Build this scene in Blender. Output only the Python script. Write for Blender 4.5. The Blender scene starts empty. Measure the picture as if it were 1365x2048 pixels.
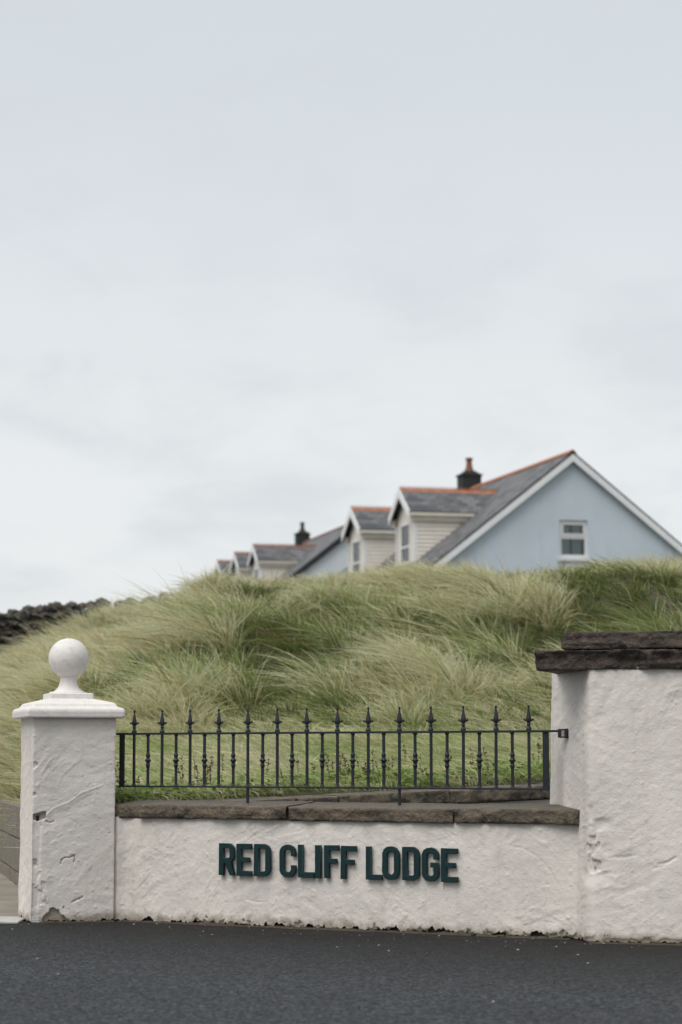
import bpy, bmesh, math, random
import numpy as np
from mathutils import Vector, Matrix

R = math.radians
scene = bpy.context.scene
COL = scene.collection
random.seed(7)
rng = np.random.default_rng(11)

# ------------------------------------------------------------------ camera
CAM_H = 1.067
cam_data = bpy.data.cameras.new("camera")
cam = bpy.data.objects.new("camera", cam_data)
COL.objects.link(cam)
cam.location = (0, 0, CAM_H)
cam.rotation_euler = (R(90) + math.atan(496 / 4836.0), 0, 0)
cam_data.sensor_fit = 'VERTICAL'
cam_data.sensor_height = 36.0
cam_data.sensor_width = 24.0
cam_data.lens = 85.0
cam_data.clip_start = 0.1
cam_data.clip_end = 6000
cam_data.dof.use_dof = True
cam_data.dof.focus_distance = 15.5
cam_data.dof.aperture_fstop = 2.9
scene.camera = cam

# ------------------------------------------------------------------ sky, sun, exposure
SUN_EL, SUN_AZ = R(58), R(222)            # azimuth clockwise from +Y: behind the camera, a little left
world = bpy.data.worlds.new("World")
scene.world = world
world.use_nodes = True
wt = world.node_tree
wt.nodes.clear()


def wnode(kind, **kw):
    n = wt.nodes.new(kind)
    for k, v in kw.items():
        setattr(n, k, v)
    return n


w_out = wnode('ShaderNodeOutputWorld')
w_bg = wnode('ShaderNodeBackground')
w_bg.inputs['Strength'].default_value = 0.066
w_sky = wnode('ShaderNodeTexSky', sky_type='NISHITA', sun_disc=False)
w_sky.sun_elevation = SUN_EL
w_sky.sun_rotation = SUN_AZ
w_co = wnode('ShaderNodeTexCoord')
w_sep = wnode('ShaderNodeSeparateXYZ')
wt.links.new(w_co.outputs['Generated'], w_sep.inputs[0])
# cloud layer: direction projected on a flat ceiling so that the streaks flatten towards the horizon
w_den = wnode('ShaderNodeMath', operation='ADD')
wt.links.new(w_sep.outputs['Z'], w_den.inputs[0])
w_den.inputs[1].default_value = 0.22
w_abs = wnode('ShaderNodeMath', operation='MAXIMUM')
wt.links.new(w_den.outputs[0], w_abs.inputs[0])
w_abs.inputs[1].default_value = 0.10
w_div = wnode('ShaderNodeVectorMath', operation='DIVIDE')
w_comb = wnode('ShaderNodeCombineXYZ')
for i in range(3):
    wt.links.new(w_abs.outputs[0], w_comb.inputs[i])
wt.links.new(w_co.outputs['Generated'], w_div.inputs[0])
wt.links.new(w_comb.outputs[0], w_div.inputs[1])
w_map = wnode('ShaderNodeMapping')
w_map.inputs['Rotation'].default_value = (0, 0, R(18))
w_map.inputs['Scale'].default_value = (1.0, 0.8, 1.0)
wt.links.new(w_div.outputs[0], w_map.inputs['Vector'])
w_n1 = wnode('ShaderNodeTexNoise')
w_n1.inputs['Scale'].default_value = 4.2
w_n1.inputs['Detail'].default_value = 8
w_n1.inputs['Roughness'].default_value = 0.55
w_n1.inputs['Distortion'].default_value = 0.25
wt.links.new(w_map.outputs[0], w_n1.inputs['Vector'])
# overcast layer: a little greyer overhead, paler through the thin cloud low down
w_hz = wnode('ShaderNodeMapRange', interpolation_type='SMOOTHSTEP')
w_hz.inputs['From Min'].default_value = 0.10
w_hz.inputs['From Max'].default_value = 0.30
wt.links.new(w_sep.outputs['Z'], w_hz.inputs['Value'])
w_base = wnode('ShaderNodeMix', data_type='RGBA')
wt.links.new(w_hz.outputs[0], w_base.inputs[0])
w_base.inputs[6].default_value = (7.45, 7.64, 7.72, 1)
w_base.inputs[7].default_value = (6.15, 6.55, 6.88, 1)
# faint darker cloud streaks, stronger low in the sky
w_cl = wnode('ShaderNodeMapRange', interpolation_type='SMOOTHSTEP')
w_cl.inputs['From Min'].default_value = 0.42
w_cl.inputs['From Max'].default_value = 0.74
wt.links.new(w_n1.outputs['Fac'], w_cl.inputs['Value'])
w_lo = wnode('ShaderNodeMapRange', interpolation_type='SMOOTHSTEP')
w_lo.inputs['From Min'].default_value = 0.12
w_lo.inputs['From Max'].default_value = 0.24
w_lo.inputs['To Min'].default_value = 0.72
w_lo.inputs['To Max'].default_value = 0.60
wt.links.new(w_sep.outputs['Z'], w_lo.inputs['Value'])
w_cf = wnode('ShaderNodeMath', operation='MULTIPLY')
wt.links.new(w_cl.outputs[0], w_cf.inputs[0])
wt.links.new(w_lo.outputs[0], w_cf.inputs[1])
w_mh = wnode('ShaderNodeMix', data_type='RGBA')
wt.links.new(w_cf.outputs[0], w_mh.inputs[0])
wt.links.new(w_base.outputs[2], w_mh.inputs[6])
w_mh.inputs[7].default_value = (5.95, 6.28, 6.53, 1)
w_mix = wnode('ShaderNodeMix', data_type='RGBA')
w_mix.inputs[0].default_value = 0.93
wt.links.new(w_sky.outputs[0], w_mix.inputs[6])
wt.links.new(w_mh.outputs[2], w_mix.inputs[7])
wt.links.new(w_mix.outputs[2], w_bg.inputs['Color'])
wt.links.new(w_bg.outputs[0], w_out.inputs['Surface'])

sun_data = bpy.data.lights.new("sun", 'SUN')
sun_data.energy = 1.5
sun_data.angle = R(45)
sun_data.color = (1.0, 0.965, 0.92)
sun = bpy.data.objects.new("sun", sun_data)
COL.objects.link(sun)
sdir = Vector((math.sin(SUN_AZ) * math.cos(SUN_EL), math.cos(SUN_AZ) * math.cos(SUN_EL), math.sin(SUN_EL)))
sun.rotation_euler = sdir.to_track_quat('Z', 'Y').to_euler()
sun.location = (0, 0, 30)

vs = scene.view_settings
vs.view_transform = 'Standard'
vs.look = 'None'
vs.exposure = 0.78
vs.gamma = 1.0
vs.use_curve_mapping = False
scene.cycles.use_denoising = True
scene.cycles.max_bounces = 6


# ------------------------------------------------------------------ numpy noise
def _hash(ix, iy, iz, seed):
    h = (ix.astype(np.int64) * 374761393 + iy.astype(np.int64) * 668265263 + iz.astype(np.int64) * 2147483647 + seed * 974634777) & 0xFFFFFFFF
    h = ((h ^ (h >> 13)) * 1274126177) & 0xFFFFFFFF
    h = ((h ^ (h >> 16)) * 2246822519) & 0xFFFFFFFF
    return ((h ^ (h >> 15)) & 0xFFFFFF) / float(0xFFFFFF)


def vnoise(x, y, z=None, seed=0):
    x = np.asarray(x, float)
    y = np.asarray(y, float)
    z = np.zeros_like(x) if z is None else np.asarray(z, float)
    x0, y0, z0 = np.floor(x), np.floor(y), np.floor(z)
    fx, fy, fz = x - x0, y - y0, z - z0
    fx, fy, fz = [f * f * f * (f * (f * 6 - 15) + 10) for f in (fx, fy, fz)]
    x0, y0, z0 = x0.astype(np.int64), y0.astype(np.int64), z0.astype(np.int64)
    r = 0
    for i in (0, 1):
        for j in (0, 1):
            for k in (0, 1):
                w = (fx if i else 1 - fx) * (fy if j else 1 - fy) * (fz if k else 1 - fz)
                r = r + w * _hash(x0 + i, y0 + j, z0 + k, seed)
    return r * 2 - 1


def fbm(x, y, z=None, seed=0, octv=4, gain=0.5):
    a, s, t = 1.0, 0, 0
    z = np.zeros_like(np.asarray(x, float)) if z is None else z
    for o in range(octv):
        s = s + a * vnoise(x * 2 ** o + 17.3 * o, y * 2 ** o + 5.1 * o, z * 2 ** o + 9.7 * o, seed + o)
        t += a
        a *= gain
    return s / t


def sstep(a, b, x):
    t = np.clip((x - a) / (b - a), 0, 1)
    return t * t * (3 - 2 * t)


# ------------------------------------------------------------------ object helpers
def tag(o, label=None, cat=None, group=None, kind=None):
    if label:
        o['label'] = label
    if cat:
        o['category'] = cat
    if group:
        o['group'] = group
    if kind:
        o['kind'] = kind
    return o


def empty(name, loc=(0, 0, 0), rz=0.0):
    o = bpy.data.objects.new(name, None)
    COL.objects.link(o)
    o.location = loc
    o.rotation_euler = (0, 0, rz)
    o.empty_display_size = 0.2
    return o


def link(name, me, mat, parent=None, smooth=False):
    if mat is not None and not me.materials:
        me.materials.append(mat)
    if smooth:
        me.polygons.foreach_set('use_smooth', [True] * len(me.polygons))
    o = bpy.data.objects.new(name, me)
    COL.objects.link(o)
    if parent is not None:
        o.parent = parent
    return o


def mesh_np(name, V, quads=None, tris=None, col=None, attr=None, uv=None):
    """mesh from numpy arrays; quads (n,4) and tris (n,3) index arrays"""
    me = bpy.data.meshes.new(name)
    V = np.asarray(V, np.float32)
    me.vertices.add(len(V))
    me.vertices.foreach_set('co', V.ravel())
    loops, starts, tot = [], [], 0
    if quads is not None and len(quads):
        q = np.asarray(quads, np.int32)
        loops.append(q.ravel())
        starts.append(np.arange(len(q)) * 4)
        tot = len(q) * 4
    if tris is not None and len(tris):
        t = np.asarray(tris, np.int32)
        loops.append(t.ravel())
        starts.append(tot + np.arange(len(t)) * 3)
    L = np.concatenate(loops).astype(np.int32)
    S = np.concatenate(starts).astype(np.int32)
    me.loops.add(len(L))
    me.loops.foreach_set('vertex_index', L)
    me.polygons.add(len(S))
    me.polygons.foreach_set('loop_start', S)
    me.update(calc_edges=True)
    if col is not None:
        a = me.color_attributes.new('tint', 'FLOAT_COLOR', 'POINT')
        c = np.ones((len(V), 4), np.float32)
        c[:, :3] = col
        a.data.foreach_set('color', c.ravel())
    if attr is not None:
        for k, arr in attr.items():
            a = me.attributes.new(k, 'FLOAT', 'POINT')
            a.data.foreach_set('value', np.asarray(arr, np.float32))
    return me


class MB:
    """collects simple shapes for one mesh"""

    def __init__(self):
        self.v, self.f, self.uv = [], [], []

    def poly(self, pts, uv=None):
        n = len(self.v)
        self.v += [tuple(p) for p in pts]
        self.f.append(tuple(range(n, n + len(pts))))
        self.uv += list(uv) if uv else [(0, 0)] * len(pts)

    def box(self, x0, x1, y0, y1, z0, z1):
        c = [(x0, y0, z0), (x1, y0, z0), (x1, y1, z0), (x0, y1, z0), (x0, y0, z1), (x1, y0, z1), (x1, y1, z1), (x0, y1, z1)]
        for q in ((0, 3, 2, 1), (4, 5, 6, 7), (0, 1, 5, 4), (1, 2, 6, 5), (2, 3, 7, 6), (3, 0, 4, 7)):
            self.poly([c[i] for i in q], [(c[i][0] + c[i][1], c[i][2]) for i in q])

    def prism(self, pts, off):
        """closed polygon pts (3d) extruded by vector off"""
        off = Vector(off)
        a = [Vector(p) for p in pts]
        b = [p + off for p in a]
        self.poly(a)
        self.poly(list(reversed(b)))
        n = len(a)
        for i in range(n):
            j = (i + 1) % n
            self.poly([a[j], a[i], b[i], b[j]])

    def lathe(self, prof, seg=16, c=(0, 0, 0), a0=0.0):
        for i in range(len(prof) - 1):
            (r0, z0), (r1, z1) = prof[i], prof[i + 1]
            for k in range(seg):
                p, q = a0 + 2 * math.pi * k / seg, a0 + 2 * math.pi * (k + 1) / seg
                pts = [(c[0] + r0 * math.cos(p), c[1] + r0 * math.sin(p), c[2] + z0), (c[0] + r0 * math.cos(q), c[1] + r0 * math.sin(q), c[2] + z0),
                       (c[0] + r1 * math.cos(q), c[1] + r1 * math.sin(q), c[2] + z1), (c[0] + r1 * math.cos(p), c[1] + r1 * math.sin(p), c[2] + z1)]
                if r0 < 1e-6:
                    pts = [pts[0], pts[2], pts[3]]
                elif r1 < 1e-6:
                    pts = pts[:3]
                self.poly(pts)

    def mesh(self, name, bevel=0.0, weld=True, fixn=True):
        me = bpy.data.meshes.new(name)
        me.from_pydata(self.v, [], self.f)
        ul = me.uv_layers.new(name='UVMap')
        flat = [c for uv in self.uv for c in uv]
        ul.data.foreach_set('uv', flat)
        bm = bmesh.new()
        bm.from_mesh(me)
        if weld:
            bmesh.ops.remove_doubles(bm, verts=bm.verts, dist=1e-5)
        if fixn:
            bmesh.ops.recalc_face_normals(bm, faces=bm.faces)
        if bevel > 0:
            bmesh.ops.bevel(bm, geom=list(bm.edges), offset=bevel, segments=1, affect='EDGES', clamp_overlap=True)
        bm.to_mesh(me)
        bm.free()
        return me

    def build(self, name, mat, parent=None, bevel=0.0, smooth=False, weld=True):
        return link(name, self.mesh(name, bevel, weld), mat, parent, smooth)


# ------------------------------------------------------------------ materials
def new_mat(name):
    m = bpy.data.materials.new(name)
    m.use_nodes = True
    nt = m.node_tree
    return m, nt, nt.nodes['Principled BSDF']


def N(nt, kind, **kw):
    n = nt.nodes.new(kind)
    for k, v in kw.items():
        if k.startswith('_'):
            n.inputs[k[1:].replace('_', ' ')].default_value = v
        else:
            setattr(n, k, v)
    return n


def noise(nt, scale, detail=4, rough=0.55, dist=0.0, vec=None):
    n = N(nt, 'ShaderNodeTexNoise')
    n.inputs['Scale'].default_value = scale
    n.inputs['Detail'].default_value = detail
    n.inputs['Roughness'].default_value = rough
    n.inputs['Distortion'].default_value = dist
    if vec is not None:
        nt.links.new(vec, n.inputs['Vector'])
    return n


def ramp(nt, fac, stops):
    r = N(nt, 'ShaderNodeValToRGB')
    e = r.color_ramp.elements
    while len(e) < len(stops):
        e.new(0.5)
    for i, (p, c) in enumerate(stops):
        e[i].position = p
        e[i].color = (*c, 1) if len(c) == 3 else c
    nt.links.new(fac, r.inputs['Fac'])
    return r.outputs['Color']


def mixc(nt, fac, a, b, mode='MIX'):
    m = N(nt, 'ShaderNodeMix', data_type='RGBA', blend_type=mode)
    for i, v in ((0, fac), (6, a), (7, b)):
        if isinstance(v, (int, float)):
            m.inputs[i].default_value = v
        elif isinstance(v, tuple):
            m.inputs[i].default_value = (*v, 1) if len(v) == 3 else v
        else:
            nt.links.new(v, m.inputs[i])
    return m.outputs[2]


def mathn(nt, op, a, b=None, clamp=False):
    m = N(nt, 'ShaderNodeMath', operation=op, use_clamp=clamp)
    for i, v in ((0, a), (1, b)):
        if v is None:
            continue
        if isinstance(v, (int, float)):
            m.inputs[i].default_value = v
        else:
            nt.links.new(v, m.inputs[i])
    return m.outputs[0]


def mrange(nt, v, a, b, c=0.0, d=1.0):
    m = N(nt, 'ShaderNodeMapRange')
    nt.links.new(v, m.inputs[0])
    for i, x in ((1, a), (2, b), (3, c), (4, d)):
        m.inputs[i].default_value = x
    return m.outputs[0]


def bump(nt, b, height, strength=0.5, dist=0.01):
    n = N(nt, 'ShaderNodeBump')
    n.inputs['Strength'].default_value = strength
    n.inputs['Distance'].default_value = dist
    nt.links.new(height, n.inputs['Height'])
    nt.links.new(n.outputs[0], b.inputs['Normal'])
    return n


def pos(nt):
    return N(nt, 'ShaderNodeNewGeometry').outputs['Position']


def attr(nt, name):
    return N(nt, 'ShaderNodeAttribute', attribute_name=name)


MAT = {}


def mat_plaster(name, base, stain):
    m, nt, b = new_mat(name)
    p = pos(nt)
    n1 = noise(nt, 2.3, 5, 0.6, 0.4, p)
    n2 = noise(nt, 11, 5, 0.65, 0.2, p)
    n3 = noise(nt, 60, 3, 0.6, 0, p)
    c = ramp(nt, n1.outputs['Fac'], [(0.30, tuple(x * 0.90 for x in base)), (0.70, tuple(x * 1.05 for x in base))])
    c = mixc(nt, mrange(nt, n2.outputs['Fac'], 0.55, 0.80, 0, 0.35), c, tuple(x * 0.80 for x in stain))
    # splash dirt and algae near the foot, broken up by noise
    sep = N(nt, 'ShaderNodeSeparateXYZ')
    nt.links.new(p, sep.inputs[0])
    zz = mathn(nt, 'ADD', sep.outputs['Z'], mathn(nt, 'MULTIPLY', n2.outputs['Fac'], -0.16))
    foot = mrange(nt, zz, -0.005, -0.075)
    c = mixc(nt, mathn(nt, 'MULTIPLY', foot, 0.85, True), c, (0.20, 0.165, 0.115))
    grit = mathn(nt, 'MULTIPLY', mrange(nt, n3.outputs['Fac'], 0.62, 0.72), mrange(nt, zz, 0.03, -0.05), True)
    c = mixc(nt, grit, c, (0.05, 0.045, 0.035))
    mp = N(nt, 'ShaderNodeMapping')
    mp.inputs['Scale'].default_value = (9, 9, 0.7)
    nt.links.new(p, mp.inputs['Vector'])
    ns = noise(nt, 1.0, 5, 0.65, 0.15, mp.outputs[0])
    c = mixc(nt, mrange(nt, ns.outputs['Fac'], 0.53, 0.75, 0, 0.32), c, tuple(x * 0.72 for x in stain))
    w = attr(nt, 'wear')
    c = mixc(nt, w.outputs['Fac'], c, (0.25, 0.215, 0.165))
    nt.links.new(c, b.inputs['Base Color'])
    b.inputs['Roughness'].default_value = 0.78
    b.inputs['Specular IOR Level'].default_value = 0.3
    h = mathn(nt, 'ADD', noise(nt, 120, 4, 0.7, 0, p).outputs['Fac'], mathn(nt, 'MULTIPLY', n3.outputs['Fac'], 0.8))
    bump(nt, b, h, 0.5, 0.005)
    MAT[name] = m


def mat_simple(name, col, rough=0.6, var=0.12, scale=8, bstr=0.0, bscale=60, spec=0.4, metal=0.0):
    m, nt, b = new_mat(name)
    p = N(nt, 'ShaderNodeTexCoord').outputs['Object']
    n = noise(nt, scale, 5, 0.6, 0.2, p)
    c = ramp(nt, n.outputs['Fac'], [(0.3, tuple(x * (1 - var) for x in col)), (0.7, tuple(min(1, x * (1 + var)) for x in col))])
    nt.links.new(c, b.inputs['Base Color'])
    b.inputs['Roughness'].default_value = rough
    b.inputs['Specular IOR Level'].default_value = spec
    b.inputs['Metallic'].default_value = metal
    if bstr > 0:
        bump(nt, b, noise(nt, bscale, 4, 0.6, 0, p).outputs['Fac'], bstr, 0.004)
    MAT[name] = m
    return m


def mat_stone(name, dark, light, lichen, lic_amt=0.5, scale=9, streak=False):
    m, nt, b = new_mat(name)
    p = pos(nt)
    oi = N(nt, 'ShaderNodeObjectInfo').outputs['Random']
    n1 = noise(nt, scale, 6, 0.65, 0.6, p)
    n2 = noise(nt, scale * 5, 5, 0.65, 0.2, p)
    c = ramp(nt, n1.outputs['Fac'], [(0.32, dark), (0.68, light)])
    c = mixc(nt, mrange(nt, oi, 0, 1, 0.0, 0.35), c, tuple(x * 0.6 for x in light))
    f = mathn(nt, 'MULTIPLY', mrange(nt, n2.outputs['Fac'], 0.56, 0.70), lic_amt, True)
    c = mixc(nt, f, c, lichen)
    n4 = noise(nt, scale * 14, 2, 0.5, 0, p)
    c = mixc(nt, mathn(nt, 'MULTIPLY', mrange(nt, n4.outputs['Fac'], 0.70, 0.74), lic_amt * 1.2, True), c, (0.42, 0.40, 0.33))
    nt.links.new(c, b.inputs['Base Color'])
    rr = ramp(nt, n1.outputs['Fac'], [(0.35, (0.45, 0.45, 0.45)), (0.7, (0.85, 0.85, 0.85))])
    nt.links.new(rr, b.inputs['Roughness'])
    bump(nt, b, mathn(nt, 'ADD', n2.outputs['Fac'], mathn(nt, 'MULTIPLY', n1.outputs['Fac'], 2.0)), 1.0, 0.02)
    MAT[name] = m


mat_plaster('render_paint', (0.685, 0.637, 0.583), (0.555, 0.49, 0.43))
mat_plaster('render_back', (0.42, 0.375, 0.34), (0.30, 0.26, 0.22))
mat_simple('cast_white', (0.73, 0.69, 0.66), 0.62, 0.05, 6, 0.25, 90)
def mat_cast():
    m, nt, b = new_mat('cast_white')
    p = pos(nt)
    n1 = noise(nt, 5, 6, 0.65, 0.5, p)
    n2 = noise(nt, 26, 5, 0.7, 0.2, p)
    n3 = noise(nt, 95, 2, 0.5, 0.0, p)
    c = ramp(nt, n1.outputs['Fac'], [(0.3, (0.66, 0.62, 0.585)), (0.7, (0.74, 0.705, 0.675))])
    c = mixc(nt, mrange(nt, n2.outputs['Fac'], 0.50, 0.74, 0, 0.6), c, (0.46, 0.42, 0.36))
    c = mixc(nt, mrange(nt, n3.outputs['Fac'], 0.735, 0.76, 0, 0.85), c, (0.12, 0.10, 0.075))
    nt.links.new(c, b.inputs['Base Color'])
    b.inputs['Roughness'].default_value = 0.7
    b.inputs['Specular IOR Level'].default_value = 0.3
    bump(nt, b, mathn(nt, 'ADD', noise(nt, 70, 4, 0.7, 0, p).outputs['Fac'], n2.outputs['Fac']), 0.35, 0.004)
    MAT['cast_white'] = m


mat_cast()
mat_simple('core', (0.040, 0.034, 0.026), 0.9, 0.4, 14, 0.8, 40)
mat_simple('iron', (0.010, 0.0135, 0.017), 0.5, 0.35, 22, 0.35, 140, 0.3)
def mat_iron():
    m, nt, b = new_mat('iron')
    p = pos(nt)
    n1 = noise(nt, 16, 5, 0.7, 0.2, p)
    n2 = noise(nt, 70, 4, 0.7, 0.2, p)
    c = ramp(nt, n1.outputs['Fac'], [(0.3, (0.010, 0.0135, 0.017)), (0.7, (0.020, 0.025, 0.030))])
    c = mixc(nt, mrange(nt, n2.outputs['Fac'], 0.62, 0.74, 0, 0.6), c, (0.055, 0.055, 0.052))
    c = mixc(nt, mathn(nt, 'MULTIPLY', mrange(nt, n1.outputs['Fac'], 0.60, 0.74), mrange(nt, n2.outputs['Fac'], 0.5, 0.6), True), c, (0.07, 0.038, 0.020))
    nt.links.new(c, b.inputs['Base Color'])
    b.inputs['Roughness'].default_value = 0.5
    b.inputs['Specular IOR Level'].default_value = 0.35
    bump(nt, b, n2.outputs['Fac'], 0.4, 0.003)
    MAT['iron'] = m


mat_iron()
mat_simple('iron_worn', (0.30, 0.27, 0.22), 0.7, 0.4, 30, 0.3, 90)
mat_simple('letter_paint', (0.0040, 0.024, 0.026), 0.5, 0.25, 30, 0.25, 120, 0.3)
mat_simple('zinc', (0.62, 0.62, 0.60), 0.55, 0.1, 20)
mat_stone('cap_stone', (0.022, 0.018, 0.013), (0.205, 0.158, 0.108), (0.27, 0.24, 0.18), 0.40, 9)
mat_stone('slab_stone', (0.007, 0.0055, 0.0045), (0.105, 0.074, 0.055), (0.17, 0.155, 0.12), 0.50, 9)
mat_stone('field_stone', (0.010, 0.009, 0.0075), (0.095, 0.083, 0.063), (0.26, 0.24, 0.19), 0.35, 4)
mat_stone('block_concrete', (0.135, 0.118, 0.090), (0.225, 0.200, 0.155), (0.10, 0.095, 0.06), 0.4, 5)
def mat_house(name, col):
    m, nt, b = new_mat(name)
    co = N(nt, 'ShaderNodeTexCoord').outputs['Object']
    mp = N(nt, 'ShaderNodeMapping')
    mp.inputs['Scale'].default_value = (2.6, 2.6, 0.22)
    nt.links.new(co, mp.inputs['Vector'])
    st = noise(nt, 1.0, 5, 0.65, 0.1, mp.outputs[0])
    n1 = noise(nt, 0.7, 5, 0.6, 0.3, co)
    n2 = noise(nt, 9, 4, 0.6, 0.0, co)
    c = ramp(nt, n1.outputs['Fac'], [(0.3, tuple(x * 0.93 for x in col)), (0.7, tuple(x * 1.05 for x in col))])
    c = mixc(nt, mrange(nt, st.outputs['Fac'], 0.54, 0.78, 0, 0.42), c, tuple(x * 0.72 for x in col))
    nt.links.new(c, b.inputs['Base Color'])
    b.inputs['Roughness'].default_value = 0.88
    bump(nt, b, n2.outputs['Fac'], 0.35, 0.02)
    MAT[name] = m


mat_house('house_blue', (0.55, 0.62, 0.68))
mat_house('house_pale', (0.66, 0.70, 0.74))
mat_simple('white_trim', (0.78, 0.785, 0.79), 0.5, 0.05, 2)
mat_simple('cream_board', (0.77, 0.715, 0.635), 0.6, 0.06, 3)
mat_simple('cream_trim', (0.66, 0.61, 0.52), 0.55, 0.07, 3)
mat_simple('upvc', (0.70, 0.70, 0.70), 0.35, 0.03, 4)
mat_simple('curtain', (0.60, 0.64, 0.62), 0.9, 0.06, 5)
mat_simple('room_dark', (0.03, 0.035, 0.035), 0.9, 0.2, 3)
mat_simple('terracotta', (0.34, 0.130, 0.068), 0.75, 0.35, 3.5, 0.3, 30)
mat_simple('terracotta_dull', (0.19, 0.085, 0.05), 0.8, 0.35, 3.5, 0.3, 30)
mat_simple('chimney_black', (0.022, 0.024, 0.024), 0.7, 0.3, 5, 0.3, 30)
mat_simple('pot_dark', (0.055, 0.038, 0.026), 0.8, 0.3, 5)
mat_simple('dirt', (0.055, 0.042, 0.030), 0.95, 0.4, 20, 0.6, 80)
mat_simple('chip', (0.27, 0.25, 0.21), 0.8, 0.3, 10)
mat_simple('weed_leaf', (0.060, 0.135, 0.022), 0.55, 0.3, 30)
mat_simple('cable', (0.16, 0.17, 0.18), 0.6, 0.05, 3)


def mat_slate(name, dark, light):
    m, nt, b = new_mat(name)
    uv = N(nt, 'ShaderNodeUVMap').outputs[0]
    br = N(nt, 'ShaderNodeTexBrick')
    br.offset = 0.5
    br.inputs['Scale'].default_value = 1.0
    br.inputs['Brick Width'].default_value = 0.32
    br.inputs['Row Height'].default_value = 0.24
    br.inputs['Mortar Size'].default_value = 0.012
    br.inputs['Color1'].default_value = (*dark, 1)
    br.inputs['Color2'].default_value = (*light, 1)
    br.inputs['Mortar'].default_value = (0.02, 0.02, 0.02, 1)
    br.inputs['Bias'].default_value = -0.1
    nt.links.new(uv, br.inputs['Vector'])
    n = noise(nt, 0.9, 5, 0.6, 0.4, uv)
    c = mixc(nt, mrange(nt, n.outputs['Fac'], 0.5, 0.72, 0, 0.55), br.outputs['Color'], (0.21, 0.195, 0.16))
    nt.links.new(c, b.inputs['Base Color'])
    b.inputs['Roughness'].default_value = 0.6
    bump(nt, b, br.outputs['Fac'], -0.6, 0.01)
    MAT[name] = m


mat_slate('slate', (0.060, 0.064, 0.072), (0.185, 0.183, 0.185))


def mat_glass():
    m = bpy.data.materials.new('window_glass')
    m.use_nodes = True
    nt = m.node_tree
    nt.nodes.remove(nt.nodes['Principled BSDF'])
    g = N(nt, 'ShaderNodeBsdfGlossy')
    g.inputs['Roughness'].default_value = 0.03
    t = N(nt, 'ShaderNodeBsdfTransparent')
    t.inputs['Color'].default_value = (0.80, 0.86, 0.86, 1)
    fr = N(nt, 'ShaderNodeFresnel')
    fr.inputs['IOR'].default_value = 1.6
    mx = N(nt, 'ShaderNodeMixShader')
    nt.links.new(fr.outputs[0], mx.inputs[0])
    nt.links.new(t.outputs[0], mx.inputs[1])
    nt.links.new(g.outputs[0], mx.inputs[2])
    nt.links.new(mx.outputs[0], nt.nodes['Material Output'].inputs['Surface'])
    MAT['glass'] = m


mat_glass()


def mat_grass(name, trans=0.3):
    m, nt, b = new_mat(name)
    a = attr(nt, 'tint')
    b.inputs['Roughness'].default_value = 0.55
    b.inputs['Specular IOR Level'].default_value = 0.25
    nt.links.new(a.outputs['Color'], b.inputs['Base Color'])
    t = N(nt, 'ShaderNodeBsdfTranslucent')
    nt.links.new(a.outputs['Color'], t.inputs['Color'])
    mx = N(nt, 'ShaderNodeMixShader')
    mx.inputs[0].default_value = trans
    nt.links.new(b.outputs[0], mx.inputs[1])
    nt.links.new(t.outputs[0], mx.inputs[2])
    nt.links.new(mx.outputs[0], nt.nodes['Material Output'].inputs['Surface'])
    MAT[name] = m


mat_grass('grass_blade', 0.45)


def mat_asphalt():
    m, nt, b = new_mat('asphalt')
    p = pos(nt)
    vo = N(nt, 'ShaderNodeTexVoronoi', feature='F1')
    vo.inputs['Scale'].default_value = 60
    nt.links.new(p, vo.inputs['Vector'])
    n1 = noise(nt, 1.1, 5, 0.6, 0.5, p)
    n2 = noise(nt, 34, 4, 0.7, 0.0, p)
    c = ramp(nt, vo.outputs['Color'], [(0.12, (0.009, 0.0105, 0.012)), (0.5, (0.042, 0.0475, 0.052)), (0.97, (0.140, 0.149, 0.156))])
    c = mixc(nt, mrange(nt, n1.outputs['Fac'], 0.3, 0.7, 0.0, 0.35), c, (0.030, 0.0265, 0.029))
    c = mixc(nt, mrange(nt, n2.outputs['Fac'], 0.52, 0.66, 0, 0.75), c, (0.008, 0.008, 0.009))
    # trodden earth and dust gathered along the foot of the walls (distance from the wall line)
    d = N(nt, 'ShaderNodeVectorMath', operation='DOT_PRODUCT')
    nt.links.new(p, d.inputs[0])
    d.inputs[1].default_value = (0.504, 0.8637, 0)
    dist = mathn(nt, 'SUBTRACT', 13.34, d.outputs['Value'])
    f = mrange(nt, mathn(nt, 'ADD', dist, mathn(nt, 'MULTIPLY', mathn(nt, 'SUBTRACT', n1.outputs['Fac'], 0.5), 1.2)), 3.2, 0.4)
    c = mixc(nt, mathn(nt, 'MULTIPLY', f, 0.9, True), c, (0.011, 0.0100, 0.0090))
    n3 = noise(nt, 9, 6, 0.75, 0.6, p)
    f2 = mathn(nt, 'MULTIPLY', mrange(nt, n3.outputs['Fac'], 0.52, 0.68), f, True)
    c = mixc(nt, mathn(nt, 'MULTIPLY', f2, 0.6), c, (0.055, 0.045, 0.033))
    nt.links.new(c, b.inputs['Base Color'])
    b.inputs['Roughness'].default_value = 0.8
    b.inputs['Specular IOR Level'].default_value = 0.22
    hh = mathn(nt, 'ADD', mathn(nt, 'MULTIPLY', vo.outputs['Distance'], -1.0), mathn(nt, 'MULTIPLY', n2.outputs['Fac'], 0.8))
    bump(nt, b, hh, 1.0, 0.02)
    MAT['asphalt'] = m


mat_asphalt()


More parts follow.
